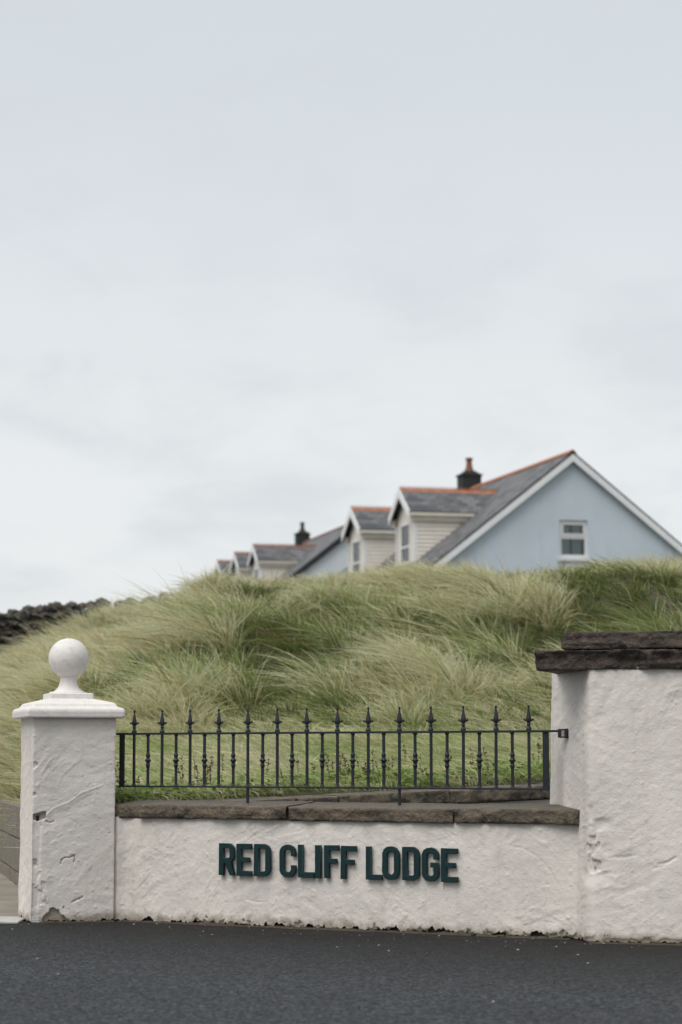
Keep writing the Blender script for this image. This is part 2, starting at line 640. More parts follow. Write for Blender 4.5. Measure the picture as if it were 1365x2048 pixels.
def mat_ground():
    m, nt, b = new_mat('turf_soil')
    p = pos(nt)
    n1 = noise(nt, 1.3, 5, 0.6, 0.3, p)
    n2 = noise(nt, 18, 5, 0.7, 0.2, p)
    c = ramp(nt, n1.outputs['Fac'], [(0.3, (0.022, 0.028, 0.009)), (0.7, (0.060, 0.060, 0.028))])
    c = mixc(nt, mrange(nt, n2.outputs['Fac'], 0.45, 0.75, 0, 0.6), c, (0.11, 0.095, 0.055))
    nt.links.new(c, b.inputs['Base Color'])
    b.inputs['Roughness'].default_value = 0.95
    bump(nt, b, n2.outputs['Fac'], 0.8, 0.03)
    MAT['turf'] = m


mat_ground()


def mat_drive():
    m, nt, b = new_mat('drive_concrete')
    p = pos(nt)
    n1 = noise(nt, 2.0, 6, 0.65, 0.3, p)
    n2 = noise(nt, 45, 4, 0.7, 0.0, p)
    c = ramp(nt, n1.outputs['Fac'], [(0.3, (0.17, 0.145, 0.110)), (0.7, (0.29, 0.255, 0.205))])
    c = mixc(nt, mrange(nt, n2.outputs['Fac'], 0.5, 0.75, 0, 0.5), c, (0.12, 0.10, 0.08))
    nt.links.new(c, b.inputs['Base Color'])
    b.inputs['Roughness'].default_value = 0.85
    bump(nt, b, n2.outputs['Fac'], 0.5, 0.006)
    MAT['drive'] = m


mat_drive()
mat_simple('edging', (0.40, 0.385, 0.36), 0.85, 0.25, 7, 0.4, 40)

# ------------------------------------------------------------------ plan geometry (metres)
WALL0 = np.array([-1.474, 16.303])               # front face of the low wall, foot, by the ball pillar
WDIR = np.array([0.8637, -0.5040])               # along the wall to the right (comes nearer)
WNRM = np.array([-0.5040, -0.8637])              # outwards, to the road


def wall_pt(s, out=0.0, z=0.0):
    p = WALL0 + WDIR * s + WNRM * out
    return (float(p[0]), float(p[1]), z)


BX0, BY0, BSL = -1.30, 16.55, 0.697              # back wall front line: Y = BY0 + BSL (X - BX0)


def back_line(x):
    return BY0 + BSL * (x - BX0)


def block_line(y):                               # block wall face: X on the drive side
    return -1.86 - 0.2 * (y - 16.3)


# ------------------------------------------------------------------ terrain
KY = np.array([10, 17, 20, 23, 25, 27, 29, 31, 33, 36, 42, 60, 80, 118, 160, 300, 2500], float)
KL = np.array([.76, .78, .95, 1.18, 1.42, 1.64, 1.84, 2.02, 2.22, 2.54, 3.02, 3.6, 4.5, 6.5, 7.0, 7.0, 7.0])
KR = np.array([.76, .78, .98, 1.30, 1.74, 2.32, 2.90, 3.26, 3.34, 3.37, 3.42, 3.8, 4.5, 6.5, 7.0, 7.0, 7.0])


def dune_h(x, y, bumps=True):
    hl = np.interp(y, KY, KL)
    hr = np.interp(y, KY, KR)
    xc = -1.90 - (31 - np.clip(y, 20, 31)) * 0.05
    w = 1 / (1 + np.exp(-(x - xc) / 0.10))
    w = np.clip(w + 0.0, 0, 1)
    wl = 0.25 * (1 / (1 + np.exp(-(x + 3.2) / 0.5)))      # gentle shoulder to the left of the crest
    h = hl + (hr - hl) * np.clip(np.maximum(w, wl), 0, 1)
    h = h + np.where(y > 26, 0.042 * np.clip(x, -3, 6), 0) * sstep(26, 31, y) * w
    if bumps:
        k = sstep(22.0, 25.0, y) * (1 - sstep(40, 60, y))
        h = h + k * (0.38 * fbm(x * 0.55, y * 0.5, seed=3, octv=3) * (1 - 0.75 * sstep(29.3, 31, y)) + 0.22 * fbm(x * 1.3, y * 1.1, seed=8, octv=2) * (1 - 0.7 * sstep(29.5, 31, y)))
        h = h + 0.03 * fbm(x * 1.7, y * 1.7, seed=21, octv=2)
    h = h + 0.52 * np.exp(-((x + 3.5) / 0.95) ** 2 - ((y - 39.2) / 1.9) ** 2)
    return h


def ground_h(x, y):
    d1 = (y - back_line(x) - 0.10) * 0.82
    d1 = np.where(x > 2.3, np.minimum(d1, (y - back_line(2.3) - 0.3) * 0.25), d1)
    d2 = (x - block_line(y) - 0.10) * 0.98
    m = sstep(0.0, 0.16, np.minimum(d1, d2))
    cap = 0.72 + np.maximum(d2 - 0.1, 0) * (0.6 + 0.35 * np.maximum(y - 20.5, 0)) + np.where(x > -1.5, 9.0, 0.0)
    h = dune_h(x, y)
    h = np.where(h > cap, cap + 0.15 * (h - cap) / (1 + np.abs(h - cap)), h)
    return h * m - 0.035 * (1 - m)


def axis(parts):
    out = []
    for a, b, st in parts:
        out.append(np.arange(a, b, st))
    out.append([parts[-1][1]])
    return np.concatenate(out)


gx = axis([(-2500, -300, 220), (-300, -60, 24), (-60, -10, 3.5), (-10, 8, 0.11), (8, 60, 4), (60, 300, 24), (300, 2500, 220)])
gy = axis([(-2500, -100, 300), (-100, 10, 10), (10, 15.5, 1.0), (15.5, 44, 0.11), (44, 140, 4), (140, 400, 26), (400, 4500, 400)])
GX, GY = np.meshgrid(gx, gy)
GZ = ground_h(GX, GY)
nx, ny = len(gx), len(gy)
idx = np.arange(nx * ny).reshape(ny, nx)
quads = np.stack([idx[:-1, :-1], idx[:-1, 1:], idx[1:, 1:], idx[1:, :-1]], -1).reshape(-1, 4)
me = mesh_np('ground', np.stack([GX, GY, GZ], -1).reshape(-1, 3), quads)
tag(link('ground', me, MAT['turf'], None, True), kind='structure')

# road: asphalt sheet up to the feet of the walls
m = MB()
road_edge = [(-40, 16.02), (-2.25, 16.18), (-1.9, 16.35), (-1.5, 16.42), (-1.3, 16.28), (1.35, 14.72), (1.7, 14.75), (2.6, 14.6), (40, 14.4)]
pts = [(-40, -60, 0.0)] + [(40, -60, 0.0)] + [(x, y, 0.0) for x, y in reversed(road_edge)]
m.poly(pts)
tag(m.build('road', MAT['asphalt']), kind='structure')
# drive: old concrete beside the block wall, with a pale worn edging where it meets the road
m = MB()
m.poly([(-6.2, 16.62, 0.006), (-2.1, 16.66, 0.006), (block_line(17) - .0, 17.0, 0.006), (block_line(31), 31, 0.006), (block_line(31) - 4, 31, 0.006)])
tag(m.build('driveway', MAT['drive']), kind='structure')
m = MB()
m.box(-6.2, -2.12, 16.06, 16.62, -0.05, 0.012)
tag(m.build('driveway_edging', MAT['edging'], bevel=0.004), kind='structure')


# ------------------------------------------------------------------ plaster bodies
def sample_path(pts, steps, radius):
    """closed plan loop with rounded corners -> (n,2) points, (n,2) outward normals, arc position within each side"""
    n = len(pts)
    P = [np.array(p, float) for p in pts]
    out, nor, side, loc_s = [], [], [], []
    for i in range(n):
        a, b = P[i], P[(i + 1) % n]
        d = b - a
        L = np.linalg.norm(d)
        t = d / L
        nr = np.array([t[1], -t[0]])
        nn = P[(i + 2) % n] - b
        t2 = nn / np.linalg.norm(nn)
        nr2 = np.array([t2[1], -t2[0]])
        k = max(2, int((L - 2 * radius) / steps[i]))
        for q in np.linspace(radius, L - radius, k):
            out.append(a + t * q)
            nor.append(nr)
            side.append(i)
            loc_s.append(q)
        for f in (0.25, 0.5, 0.75):                  # corner arc as a quadratic curve
            p0, p2 = b - t * radius, b + t2 * radius
            out.append((1 - f) ** 2 * p0 + 2 * f * (1 - f) * b + f * f * p2)
            v = nr * (1 - f) + nr2 * f
            nor.append(v / np.linalg.norm(v))
            side.append(i if f < 0.6 else (i + 1) % n)
            loc_s.append(L if f < 0.6 else 0.0)
    return np.array(out), np.array(nor), np.array(side), np.array(loc_s)


def plaster_relief(x, y, z, seed):
    u = x - 0.5 * y
    v = z
    d = 0.009 * fbm(u * 1.6, v * 1.9, seed=seed, octv=3)                        # slow undulation
    strokes = 0
    for k, an in enumerate((0.35, 1.0, -0.45)):                                # trowel strokes laid in three directions
        ca, sa = math.cos(an), math.sin(an)
        uu = u * ca + v * sa + 0.05 * fbm(u * 3, v * 3, seed=seed + 20 + k, octv=2)
        vv = -u * sa + v * ca + 0.03 * fbm(u * 4, v * 4, seed=seed + 30 + k, octv=2)
        msk = sstep(0.02, 0.35, vnoise(u * 2.6 + 7 * k, v * 2.9, seed=seed + 3 + k))
        st = fbm(uu * 3.2, vv * 19, seed=seed + 5 + k, octv=3)
        rid = np.clip(1 - np.abs(st) * 4.5, 0, 1) ** 3
        strokes = strokes + msk * (0.0028 * st + 0.0028 * rid * sstep(0.1, 0.5, vnoise(u * 5, v * 5, seed=seed + 60 + k)))
    d = d + strokes
    d = d + 0.0013 * fbm(u * 14, v * 17, seed=seed + 11, octv=2)
    d = d + 0.0016 * fbm(u * 34, v * 40, seed=seed + 12, octv=3)
    d = d + 0.0040 * np.clip(vnoise(u * 62, v * 62, seed=seed + 13) - 0.70, 0, 1) * 3.0
    return d


def seg_dist(s, z, pts):
    best = np.full(np.shape(s), 9.0)
    for (s0, z0), (s1, z1) in zip(pts[:-1], pts[1:]):
        dx, dz = s1 - s0, z1 - z0
        t = np.clip(((s - s0) * dx + (z - z0) * dz) / (dx * dx + dz * dz), 0, 1)
        best = np.minimum(best, np.hypot(s - s0 - t * dx, z - z0 - t * dz))
    return best


def plaster_body(name, pts, steps, radius, z1, zstep, mat, parent, seed, special=None, ragged=0.03):
    P, Nn, side, ls = sample_path(pts, steps, radius)
    n = len(P)
    nz = max(3, int(z1 / zstep))
    zz = np.linspace(0, 1, nz)
    acc = np.concatenate([[0], np.cumsum(np.linalg.norm(np.diff(P, axis=0), axis=1))])
    rag = np.abs(fbm(acc * 6.0, acc * 0, seed=seed + 70, octv=6, gain=0.85)) * ragged * 3.0 + 0.003
    X = np.repeat(P[None, :, 0], nz, 0)
    Y = np.repeat(P[None, :, 1], nz, 0)
    Z = rag[None, :] + (z1 - rag[None, :]) * zz[:, None]
    S = np.repeat(ls[None, :], nz, 0)
    SD = np.repeat(side[None, :], nz, 0)
    wear = np.zeros_like(Z)
    D = plaster_relief(X, Y, Z, seed)
    if special is not None:
        D, wear, Z = special(S, Z, SD, D, wear)
    X = X + Nn[None, :, 0] * D
    Y = Y + Nn[None, :, 1] * D
    V = np.stack([X, Y, Z], -1).reshape(-1, 3)
    ix = np.arange(n * nz).reshape(nz, n)
    j = (np.arange(n) + 1) % n
    q = np.stack([ix[:-1, :], ix[:-1, j], ix[1:, j], ix[1:, :]], -1).reshape(-1, 4)
    me = mesh_np(name, V, q, attr={'wear': wear.ravel()})
    return link(name, me, mat, parent, True)


def core_body(name, pts, inset, z1, mat, parent):
    n = len(pts)
    P = [np.array(p, float) for p in pts]
    lo = []
    for i in range(n):
        a, b, c = P[i - 1], P[i], P[(i + 1) % n]
        t1, t2 = (b - a) / np.linalg.norm(b - a), (c - b) / np.linalg.norm(c - b)
        n1, n2 = np.array([-t1[1], t1[0]]), np.array([-t2[1], t2[0]])
        v = (n1 + n2) / (1 + n1 @ n2)
        q = b + v * inset
        lo.append((q[0], q[1], -0.02))
    m = MB()
    m.prism(lo, (0, 0, z1 + 0.02))
    return m.build(name, mat, parent)


# ------------------------------------------------------------------ rough stone slabs
def rough_slab(name, origin, ax, length, depth, height, mat, parent, seed, tilt=0.0, amp=0.012, nl=None, facet=1.0, res=0.013, rise=0.0):
    """slab from origin (front lower left) along ax (plan unit vector); front faces the right-hand side of ax"""
    ax = np.array(ax, float)
    back = np.array([-ax[1], ax[0]])
    nl = nl or max(8, int(length / res))
    ring = []
    nf, nt_ = max(5, int(height / res)), max(6, int(depth / (res * 2.2)))
    for k in range(nf):
        ring.append((0.0, k / nf * height, 0))
    for k in range(nt_):
        ring.append((k / nt_ * depth, height, 1))
    for k in range(3):
        ring.append((depth, height * (1 - k / 3), 2))
    for k in range(4):
        ring.append((depth * (1 - k / 4), 0.0, 3))
    ring = np.array(ring)
    nr = len(ring)
    ls = np.linspace(0, length, nl)
    L, B = np.meshgrid(ls, ring[:, 0], indexing='ij')
    Hh = np.repeat(ring[None, :, 1], nl, 0)
    cB, cH = depth / 2, height / 2
    nb, nh = (B - cB) / depth, (Hh - cH) / height
    # chipped arrises
    e = np.minimum(np.abs(np.abs(nb) - 0.5) * depth, 0.06) + np.minimum(np.abs(np.abs(nh) - 0.5) * height, 0.06)
    gx_, gy_ = origin[0] + ax[0] * L, origin[1] + ax[1] * L
    n_big = fbm(gx_ * 6 + seed, gy_ * 6 + B * 6, Hh * 14, seed, 3)
    fine = fbm(L * 34 + seed, B * 40, Hh * 46, seed + 9, 4, 0.65)
    lam = vnoise(L * 5 + seed, B * 3, Hh * 60, seed + 4)                       # bedding of the stone
    front = np.clip(1 - B / 0.03, 0, 1)
    top = np.clip((Hh - height) / 0.02 + 1, 0, 1)
    rs = np.random.default_rng(seed)
    chip = np.zeros_like(L)
    for _ in range(int(6 + length * 26 * facet)):
        cl, ch_ = rs.uniform(0, length), rs.choice([0.0, height, height, rs.uniform(0, height)])
        rr_, dp = rs.choice([0.03, 0.05, 0.08, 0.13, 0.2]) * rs.uniform(0.7, 1.3), amp * rs.uniform(0.3, 1.6)
        q_ = ((L - cl) / rr_) ** 2 + ((Hh - ch_) / (rr_ * 0.8)) ** 2
        chip = np.maximum(chip, dp * np.clip(1 - q_, 0, 1) ** 0.7)
    crease = np.abs(fbm(L * 7 + seed * 1.7, Hh * 15, B * 3, seed + 15, 2))
    dB = front * (chip + amp * 1.5 * crease - amp * 0.5 * n_big - amp * 0.45 * fine - amp * 0.25 * lam)
    dH = top * (amp * 0.30 * n_big + amp * 0.25 * fine - 0.25 * chip * np.clip(1 - B / 0.02, 0, 1))
    dH = dH - (1 - top) * (Hh < 0.004) * amp * 0.5 * np.abs(n_big)
    endf = np.minimum(L, length - L)
    dB = dB + front * 0.006 * np.clip(1 - endf / 0.012, 0, 1)
    dL = np.where(endf < 1e-6, amp * 0.6 * fbm(B * 12, Hh * 20, seed=seed + 2, octv=2) * np.where(L < length / 2, 1, -1), 0)
    Bd, Hd = B + dB, Hh + dH + tilt * B + rise * L / length
    Ld = L + dL
    X = origin[0] + ax[0] * Ld + back[0] * Bd
    Y = origin[1] + ax[1] * Ld + back[1] * Bd
    Z = origin[2] + Hd
    V = np.stack([X, Y, Z], -1).reshape(-1, 3)
    ix = np.arange(nl * nr).reshape(nl, nr)
    j = (np.arange(nr) + 1) % nr
    q = np.stack([ix[:-1, :], ix[1:, :], ix[1:, j], ix[:-1, j]], -1).reshape(-1, 4)
    Vc = [V]
    tris = []
    for e_i, i0 in ((0, 0), (1, nl - 1)):
        cpt = V[ix[i0]].mean(0)
        ci = len(V) + e_i
        Vc.append(cpt[None])
        a, b = ix[i0], ix[i0][j]
        tris.append(np.stack([np.full(nr, ci), a, b] if e_i else [np.full(nr, ci), b, a], -1))
    me = mesh_np(name, np.concatenate(Vc), q, np.concatenate(tris))
    return link(name, me, mat, parent)


# ------------------------------------------------------------------ pillar with the ball finial
PA = R(16)
pe, pd = np.array([math.cos(PA), math.sin(PA)]), np.array([-math.sin(PA), math.cos(PA)])
PC = np.array([-2.042, 16.104])
PW, PTOP = 0.557, 1.350
pl_pts = [tuple(PC), tuple(PC + pe * PW), tuple(PC + pe * PW + pd * PW), tuple(PC + pd * PW)]


def ball_damage(S, Z, SD, D, wear):
    f = SD == 0
    rg = fbm(S * 22, Z * 22, seed=91, octv=3)
    # strip along the corner where the coat has broken away
    strip = f & (S < 0.058 + 0.010 * rg) & (Z < 0.705) & ((Z > 0.30) | (S < 0.050 + 0.012 * rg))
    D = np.where(strip, D - 0.010, D)
    gouge = f & (Z > 0.665 + 0.02 * rg) & (Z < 0.705 + 0.25 * S + 0.01 * rg) & (S < 0.095) & (Z > 0.640 + 0.5 * S)
    D = np.where(gouge, D - 0.020, D)
    wear = np.where(gouge, 0.75, wear)
    for s0, z0, r in ((0.012, 1.035, 0.020), (0.012, 0.842, 0.014), (0.02, 0.40, 0.022), (0.03, 0.375, 0.016)):
        g = f & (np.hypot(S - s0, (Z - z0) * 1.2) < r * (1 + 0.4 * rg))
        D = np.where(g, D - 0.012, D)
    low = f & (S > 0.01) & (S < 0.09 + 0.12 * (0.27 - Z)) & (Z < 0.27) & (Z > 0.10) & (rg > -0.15)
    D = np.where(low, D - 0.006, D)
    d = seg_dist(S, Z, [(0.08, 0.69), (0.14, 0.745), (0.25, 0.79), (0.33, 0.85), (0.47, 0.90)])
    D = D + np.where(f, 0.0042 * np.clip(1 - d / 0.007, 0, 1), 0)
    D = D - np.where(f & (S < 0.4), 0.003 * sstep(0, 0.02, (0.69 + 0.52 * (S - 0.08)) - Z) * sstep(0.12, 0.06, (0.69 + 0.52 * (S - 0.08)) - Z), 0)
    for pl in ([(0.195, 0.385), (0.20, 0.410), (0.225, 0.425), (0.25, 0.422), (0.285, 0.437), (0.288, 0.405), (0.28, 0.39)],
               [(0.09, 0.665), (0.115, 0.655), (0.145, 0.662)], [(0.27, 0.13), (0.31, 0.15), (0.345, 0.165)]):
        d = seg_dist(S, Z, pl) + 0.0015 * rg
        cr = f & (d < 0.0042)
        D = np.where(cr, D - 0.007, D)
        wear = np.where(cr, 0.7, wear)
    for (s0, z0, r) in ((0.518, 0.585, 0.005), (0.215, 0.098, 0.006)):
        g = f & (np.hypot(S - s0, Z - z0) < r)
        wear = np.where(g, 1.0, wear)
        D = np.where(g, D - 0.006, D)
    # broken foot
    arch = 0.085 * np.clip(1 - ((S - 0.165) / 0.095) ** 2, 0, 1) + 0.040 * rg
    hole = f & (S > 0.075) & (S < 0.27) & (Z < arch)
    D = np.where(hole, D - 0.016, D)
    wear = np.where(hole, 0.85, wear)
    return D, wear, Z


bp = tag(empty('gate_pillar', (0, 0, 0)), 'square white rendered pillar topped by a moulded cap and a ball', 'pillar')
plaster_body('pillar_shaft', pl_pts, (0.0055, 0.012, 0.03, 0.008), 0.012, PTOP, 0.0065, MAT['render_paint'], bp, 5, ball_damage, 0.022)
core_body('pillar_core', pl_pts, 0.030, PTOP - 0.02, MAT['core'], bp)
pcx, pcy = PC + pe * PW / 2 + pd * PW / 2


def square_loft(prof, rc, seg=4):
    """square plan profile [(half, z)] with rounded corners"""
    rings = []
    for hw_, z in prof:
        r = min(rc, hw_ * 0.6)
        ring = []
        for k, (sx, sy) in enumerate(((1, 1), (-1, 1), (-1, -1), (1, -1))):
            for q in range(seg + 1):
                a = k * math.pi / 2 + q / seg * math.pi / 2
                ring.append((sx * (hw_ - r) + r * math.cos(a), sy * (hw_ - r) + r * math.sin(a), z))
        rings.append(ring)
    m = MB()
    for a, b in zip(rings[:-1], rings[1:]):
        n = len(a)
        for i in range(n):
            j = (i + 1) % n
            m.poly([a[i], a[j], b[j], b[i]])
    m.poly(list(reversed(rings[0])))
    m.poly(rings[-1])
    return m


z0 = 1.350
capm = square_loft([(0.30, z0 - .004), (0.328, z0 - 0.002), (0.332, z0 + 0.006), (0.333, z0 + 0.036), (0.331, z0 + 0.047), (0.326, z0 + 0.056), (0.318, z0 + 0.063), (0.305, z0 + 0.067), (0.292, z0 + 0.070),
                    (0.288, z0 + 0.076), (0.280, z0 + 0.090), (0.268, z0 + 0.098), (0.255, z0 + 0.102), (0.150, z0 + 0.128), (0.148, z0 + 0.130)], 0.02)
cp = capm.build('cap', MAT['cast_white'], bp)
cp.location = (pcx, pcy, 0)
cp.rotation_euler = (0, 0, PA)
pm = square_loft([(0.148, z0 + 0.124), (0.150, z0 + 0.131), (0.150, z0 + 0.160), (0.146, z0 + 0.163), (0.132, z0 + 0.166)], 0.012)
pl = pm.build('plinth', MAT['cast_white'], bp)
pl.location = (pcx, pcy, 0)
pl.rotation_euler = (0, 0, PA)
m = MB()
prof = [(0.129, z0 + 0.160), (0.130, z0 + 0.171), (0.118, z0 + 0.176)]
for k in range(11):
    t = k / 10
    prof.append((0.118 - 0.063 * math.sin(t * math.pi / 2) ** 0.9, z0 + 0.176 + 0.092 * (1 - math.cos(t * math.pi / 2)) ** 0.9))
prof.append((0.052, z0 + 0.29))
m.lathe(prof, 40)
nk = m.build('neck', MAT['cast_white'], bp, smooth=True)
nk.location = (pcx, pcy, 0)
m = MB()
BR, bz = 0.136, z0 + 0.404
m.lathe([(BR * math.sin(math.pi * k / 36), bz - BR * math.cos(math.pi * k / 36)) for k in range(37)], 56)
bl = m.build('ball', MAT['cast_white'], bp, smooth=True)
bl.location = (pcx, pcy, 0)
for o in (cp, pl):
    for p_ in o.data.polygons:
        p_.use_smooth = False
# perforated corner bead laid bare at the foot
m = MB()
c0 = PC + pe * 0.006 - pd * 0.004
for i in range(8):
    for k in range(5):
        if i % 2 == 1 and k % 2 == 1:
            continue
        a, b_ = c0 + pe * (0.052 * i / 8), c0 + pe * (0.052 * (i + 1) / 8)
        za, zb = 0.002 + 0.042 * k / 5, 0.002 + 0.042 * (k + 1) / 5
        m.prism([(a[0], a[1], za), (b_[0], b_[1], za), (b_[0], b_[1], zb), (a[0], a[1], zb)], (pd[0] * .002, pd[1] * .002, 0))
m.build('corner_bead', MAT['zinc'], bp, weld=False)

# ------------------------------------------------------------------ low front wall with the name
WL = 3.46
WTOP = 0.690
wp = [wall_pt(-0.10), wall_pt(WL), wall_pt(WL, -0.30), wall_pt(-0.10, -0.30)]
wp = [(a, b) for a, b, _ in wp]


def wall_damage(S, Z, SD, D, wear):
    f = SD == 0
    S = S - 0.10
    rg = fbm(S * 20, Z * 20, seed=33, octv=3)
    for pl, dep in (([(2.90, 0.545), (2.973, 0.538), (3.085, 0.485), (3.16, 0.41), (3.206, 0.338)], 0.0035),
                    ([(3.146, 0.325), (3.155, 0.26), (3.12, 0.17)], 0.0035), ([(2.95, 0.19), (3.0, 0.22), (3.03, 0.27)], 0.002),
                    ([(2.99, 0.07), (3.1, 0.10), (3.2, 0.09)], 0.003), ([(1.0, 0.17), (1.08, 0.155), (1.16, 0.16)], 0.004)):
        d = seg_dist(S, Z, pl) + 0.002 * rg
        D = D - np.where(f, dep * np.clip(1 - d / 0.006, 0, 1), 0)
    foot = f & (Z < 0.020 + 0.045 * np.clip(rg, -0.6, 1) + 0.02 * vnoise(S * 70, Z * 60, seed=62)) & (vnoise(S * 6, Z * 0, seed=61) > -0.35)
    D = np.where(foot, D - 0.010, D)
    wear = np.where(foot, 0.8, wear)
    rust = f & (np.abs(S - 2.443 - 0.003 * rg) < 0.004) & (Z > 0.272) & (Z < 0.312)
    wear = np.where(rust, 0.9, wear)
    # coat coved into the pillar at the left end
    D = D + np.where(f, 0.03 * np.clip(1 - S / 0.06, 0, 1) ** 2, 0)
    return D, wear, Z


lw = tag(empty('low_wall', (0, 0, 0)), 'low white rendered wall with raised dark lettering and flat stone coping', 'wall')
plaster_body('wall_face', wp, (0.0065, 0.03, 0.05, 0.03), 0.015, WTOP, 0.0068, MAT['render_paint'], lw, 23, wall_damage, 0.026)
core_body('wall_core', wp, 0.032, WTOP - 0.01, MAT['core'], lw)
for k, (s0, s1, sd, dh) in enumerate(((-0.075, -0.028, 3, 0.000), (-0.024, 0.168, 4, 0.000), (0.172, 1.318, 5, 0.002), (1.324, 2.515, 6, -0.002), (2.524, 3.372, 7, 0.000))):
    o = wall_pt(s0, 0.042 + 0.004 * ((k * 7) % 3 - 1), 0.683 + dh)
    rough_slab('capstone', o, WDIR, s1 - s0, 0.37, 0.084, MAT['cap_stone'], lw, 10 + sd, tilt=0.075, amp=0.012, facet=0.4)

# ------------------------------------------------------------------ second low wall behind
bw = tag(empty('garden_wall', (0, 0, 0)), 'low rendered retaining wall with stone coping behind the iron railing', 'wall')
bdir = np.array([1.0, BSL]) / math.hypot(1.0, BSL)
bn = np.array([bdir[1], -bdir[0]])


def back_pt(x, out=0.0):
    p = np.array([x, back_line(x)]) + bn * out
    return (float(p[0]), float(p[1]))


bwp = [back_pt(-1.34), back_pt(2.3), back_pt(2.3, -0.28), back_pt(-1.34, -0.28)]


def bw_special(S, Z, SD, D, wear):
    zt = 0.665 + 0.115 * np.clip(S / 4.0, 0, 1)
    return D, wear, Z * zt / 0.74


plaster_body('wall_face', bwp, (0.02, 0.05, 0.05, 0.05), 0.01, 0.74, 0.03, MAT['render_back'], bw, 77, bw_special, 0.01)
xs = [-1.36, -0.93, -0.33, -0.02, 0.79, 1.62, 2.32]
for k in range(len(xs) - 1):
    xa, xb = xs[k], xs[k + 1] - 0.008
    za, zb = [0.800 + 0.0418 * (x + 0.3) - 0.100 for x in (xa, xb)]
    p = back_pt(xa, 0.045)
    rough_slab('capstone', (p[0], p[1], za + 0.003 * (k % 2)), bdir, (xb - xa) * math.hypot(1, BSL), 0.36, 0.097, MAT['cap_stone'], bw, 40 + k, tilt=0.03, amp=0.014, facet=0.4, rise=zb - za, res=0.018)

# rubble fill between the two walls
m = MB()
m.poly([(*wall_pt(-0.05, -0.3)[:2], 0.60), (*wall_pt(WL, -0.3)[:2], 0.60), (*back_pt(1.9), 0.60), (*back_pt(-1.3), 0.60)])
tag(m.build('planting_bed_soil', MAT['core']), kind='structure')

# ------------------------------------------------------------------ big pillar with two stone slabs
rp_pts = [(1.477, 14.395), (2.62, 14.045), (2.70, 15.10), (1.318, 15.24)]
RTOP = 1.612


def big_damage(S, Z, SD, D, wear):
    f = SD == 0
    g = SD == 3
    rg = fbm(S * 18, Z * 18, seed=133, octv=3)
    # broken arris part way up the corner
    near = np.where(f, S, np.where(g, 0.858 - S, 9.0))
    k = sstep(0.16, 0.0, near) * sstep(0.30, 0.42, Z) * sstep(0.95, 0.72, Z)
    D = D - k * (0.010 + 0.020 * np.clip(vnoise(S * 9, Z * 13, seed=140) + 0.3 * rg, 0, 1))
    hole = (near < 0.055 + 0.02 * rg) & (Z > 0.40) & (Z < 0.62) & (rg > -0.05)
    D = np.where(hole, D - 0.012, D)
    for pl, dep in (([(0.40, 0.46), (0.46, 0.475), (0.50, 0.50)], 0.009), ([(0.37, 0.435), (0.44, 0.455)], 0.005), ([(0.10, 0.495), (0.20, 0.50), (0.27, 0.512)], 0.004)):
        d = seg_dist(S, Z, pl) + 0.002 * rg
        D = D - np.where(f, dep * np.clip(1 - d / 0.009, 0, 1), 0)
    # batter: the foot is a little fuller than the head
    D = D + 0.03 * (1 - Z / 1.6)
    foot = (Z < 0.022 + 0.04 * np.clip(rg, -0.6, 1))
    D = np.where(foot, D - 0.006, D)
    wear = np.where(foot, 0.75, wear)
    return D, wear, Z


rp = tag(empty('gate_pillar', (0, 0, 0)), 'broad taller rendered pillar crowned with two rough dark stone slabs', 'pillar')
plaster_body('pillar_shaft', rp_pts, (0.0065, 0.03, 0.04, 0.0065), 0.030, RTOP, 0.0075, MAT['render_paint'], rp, 51, big_damage, 0.018)
core_body('pillar_core', rp_pts, 0.055, RTOP - 0.02, MAT['core'], rp)
rdir = np.array([1.143, -0.35])
rdir /= np.linalg.norm(rdir)
rback = np.array([-rdir[1], rdir[0]])
o = np.array([1.477, 14.395]) - rdir * 0.325 - rback * 0.06
rough_slab('stone_slab', (o[0], o[1], 1.604), rdir, 1.69, 1.02, 0.112, MAT['slab_stone'], rp, 71, amp=0.026, facet=0.7, res=0.011)
o = np.array([1.477, 14.395]) - rdir * 0.165 - rback * 0.01
rough_slab('stone_slab', (o[0], o[1], 1.726), rdir, 1.40, 0.86, 0.100, MAT['slab_stone'], rp, 83, amp=0.016, facet=0.5, res=0.011)

# ------------------------------------------------------------------ block wall by the drive
kw = tag(empty('block_wall', (0, 0, 0)), 'grey concrete block retaining wall running back beside the ball pillar', 'wall')
bdy = np.array([-0.2, 1.0]) / math.hypot(0.2, 1.0)
bang = math.atan2(bdy[1], bdy[0])
LB = 0.435
mb = MB()
mb.box(0, LB - 0.010, -0.20, 0, 0, 0.272)
blk = mb.mesh('block', bevel=0.006)
blk.materials.append(MAT['block_concrete'])
mb = MB()
mb.box(0, LB - 0.010, -0.20, 0, 0, 0.112)
blk_low = mb.mesh('block_low', bevel=0.006)
blk_low.materials.append(MAT['block_concrete'])
for row, (zb, mesh_) in enumerate(((0.0, blk_low), (0.122, blk), (0.404, blk))):
    for k in range(25):
        t = 0.35 + k * LB + (LB / 2 if row % 2 else 0)
        y = 16.3 + t * bdy[1]
        x = block_line(16.3) + t * bdy[0]
        b_ = bpy.data.objects.new('block', mesh_)
        COL.objects.link(b_)
        b_.parent = kw
        b_.location = (x + 0.004 * random.uniform(-1, 1), y, zb)
        b_.rotation_euler = (0, 0, bang + 0.006 * random.uniform(-1, 1))
m = MB()
a = Vector((block_line(16.6) + 0.012, 16.6, 0))
d = Vector((bdy[0], bdy[1], 0)) * 11.2
side = Vector((bdy[1], -bdy[0], 0)) * 0.17
m.prism([a, a + d, a + d + side, a + side], (0, 0, 0.67))
m.build('mortar_core', MAT['dirt'], kw)

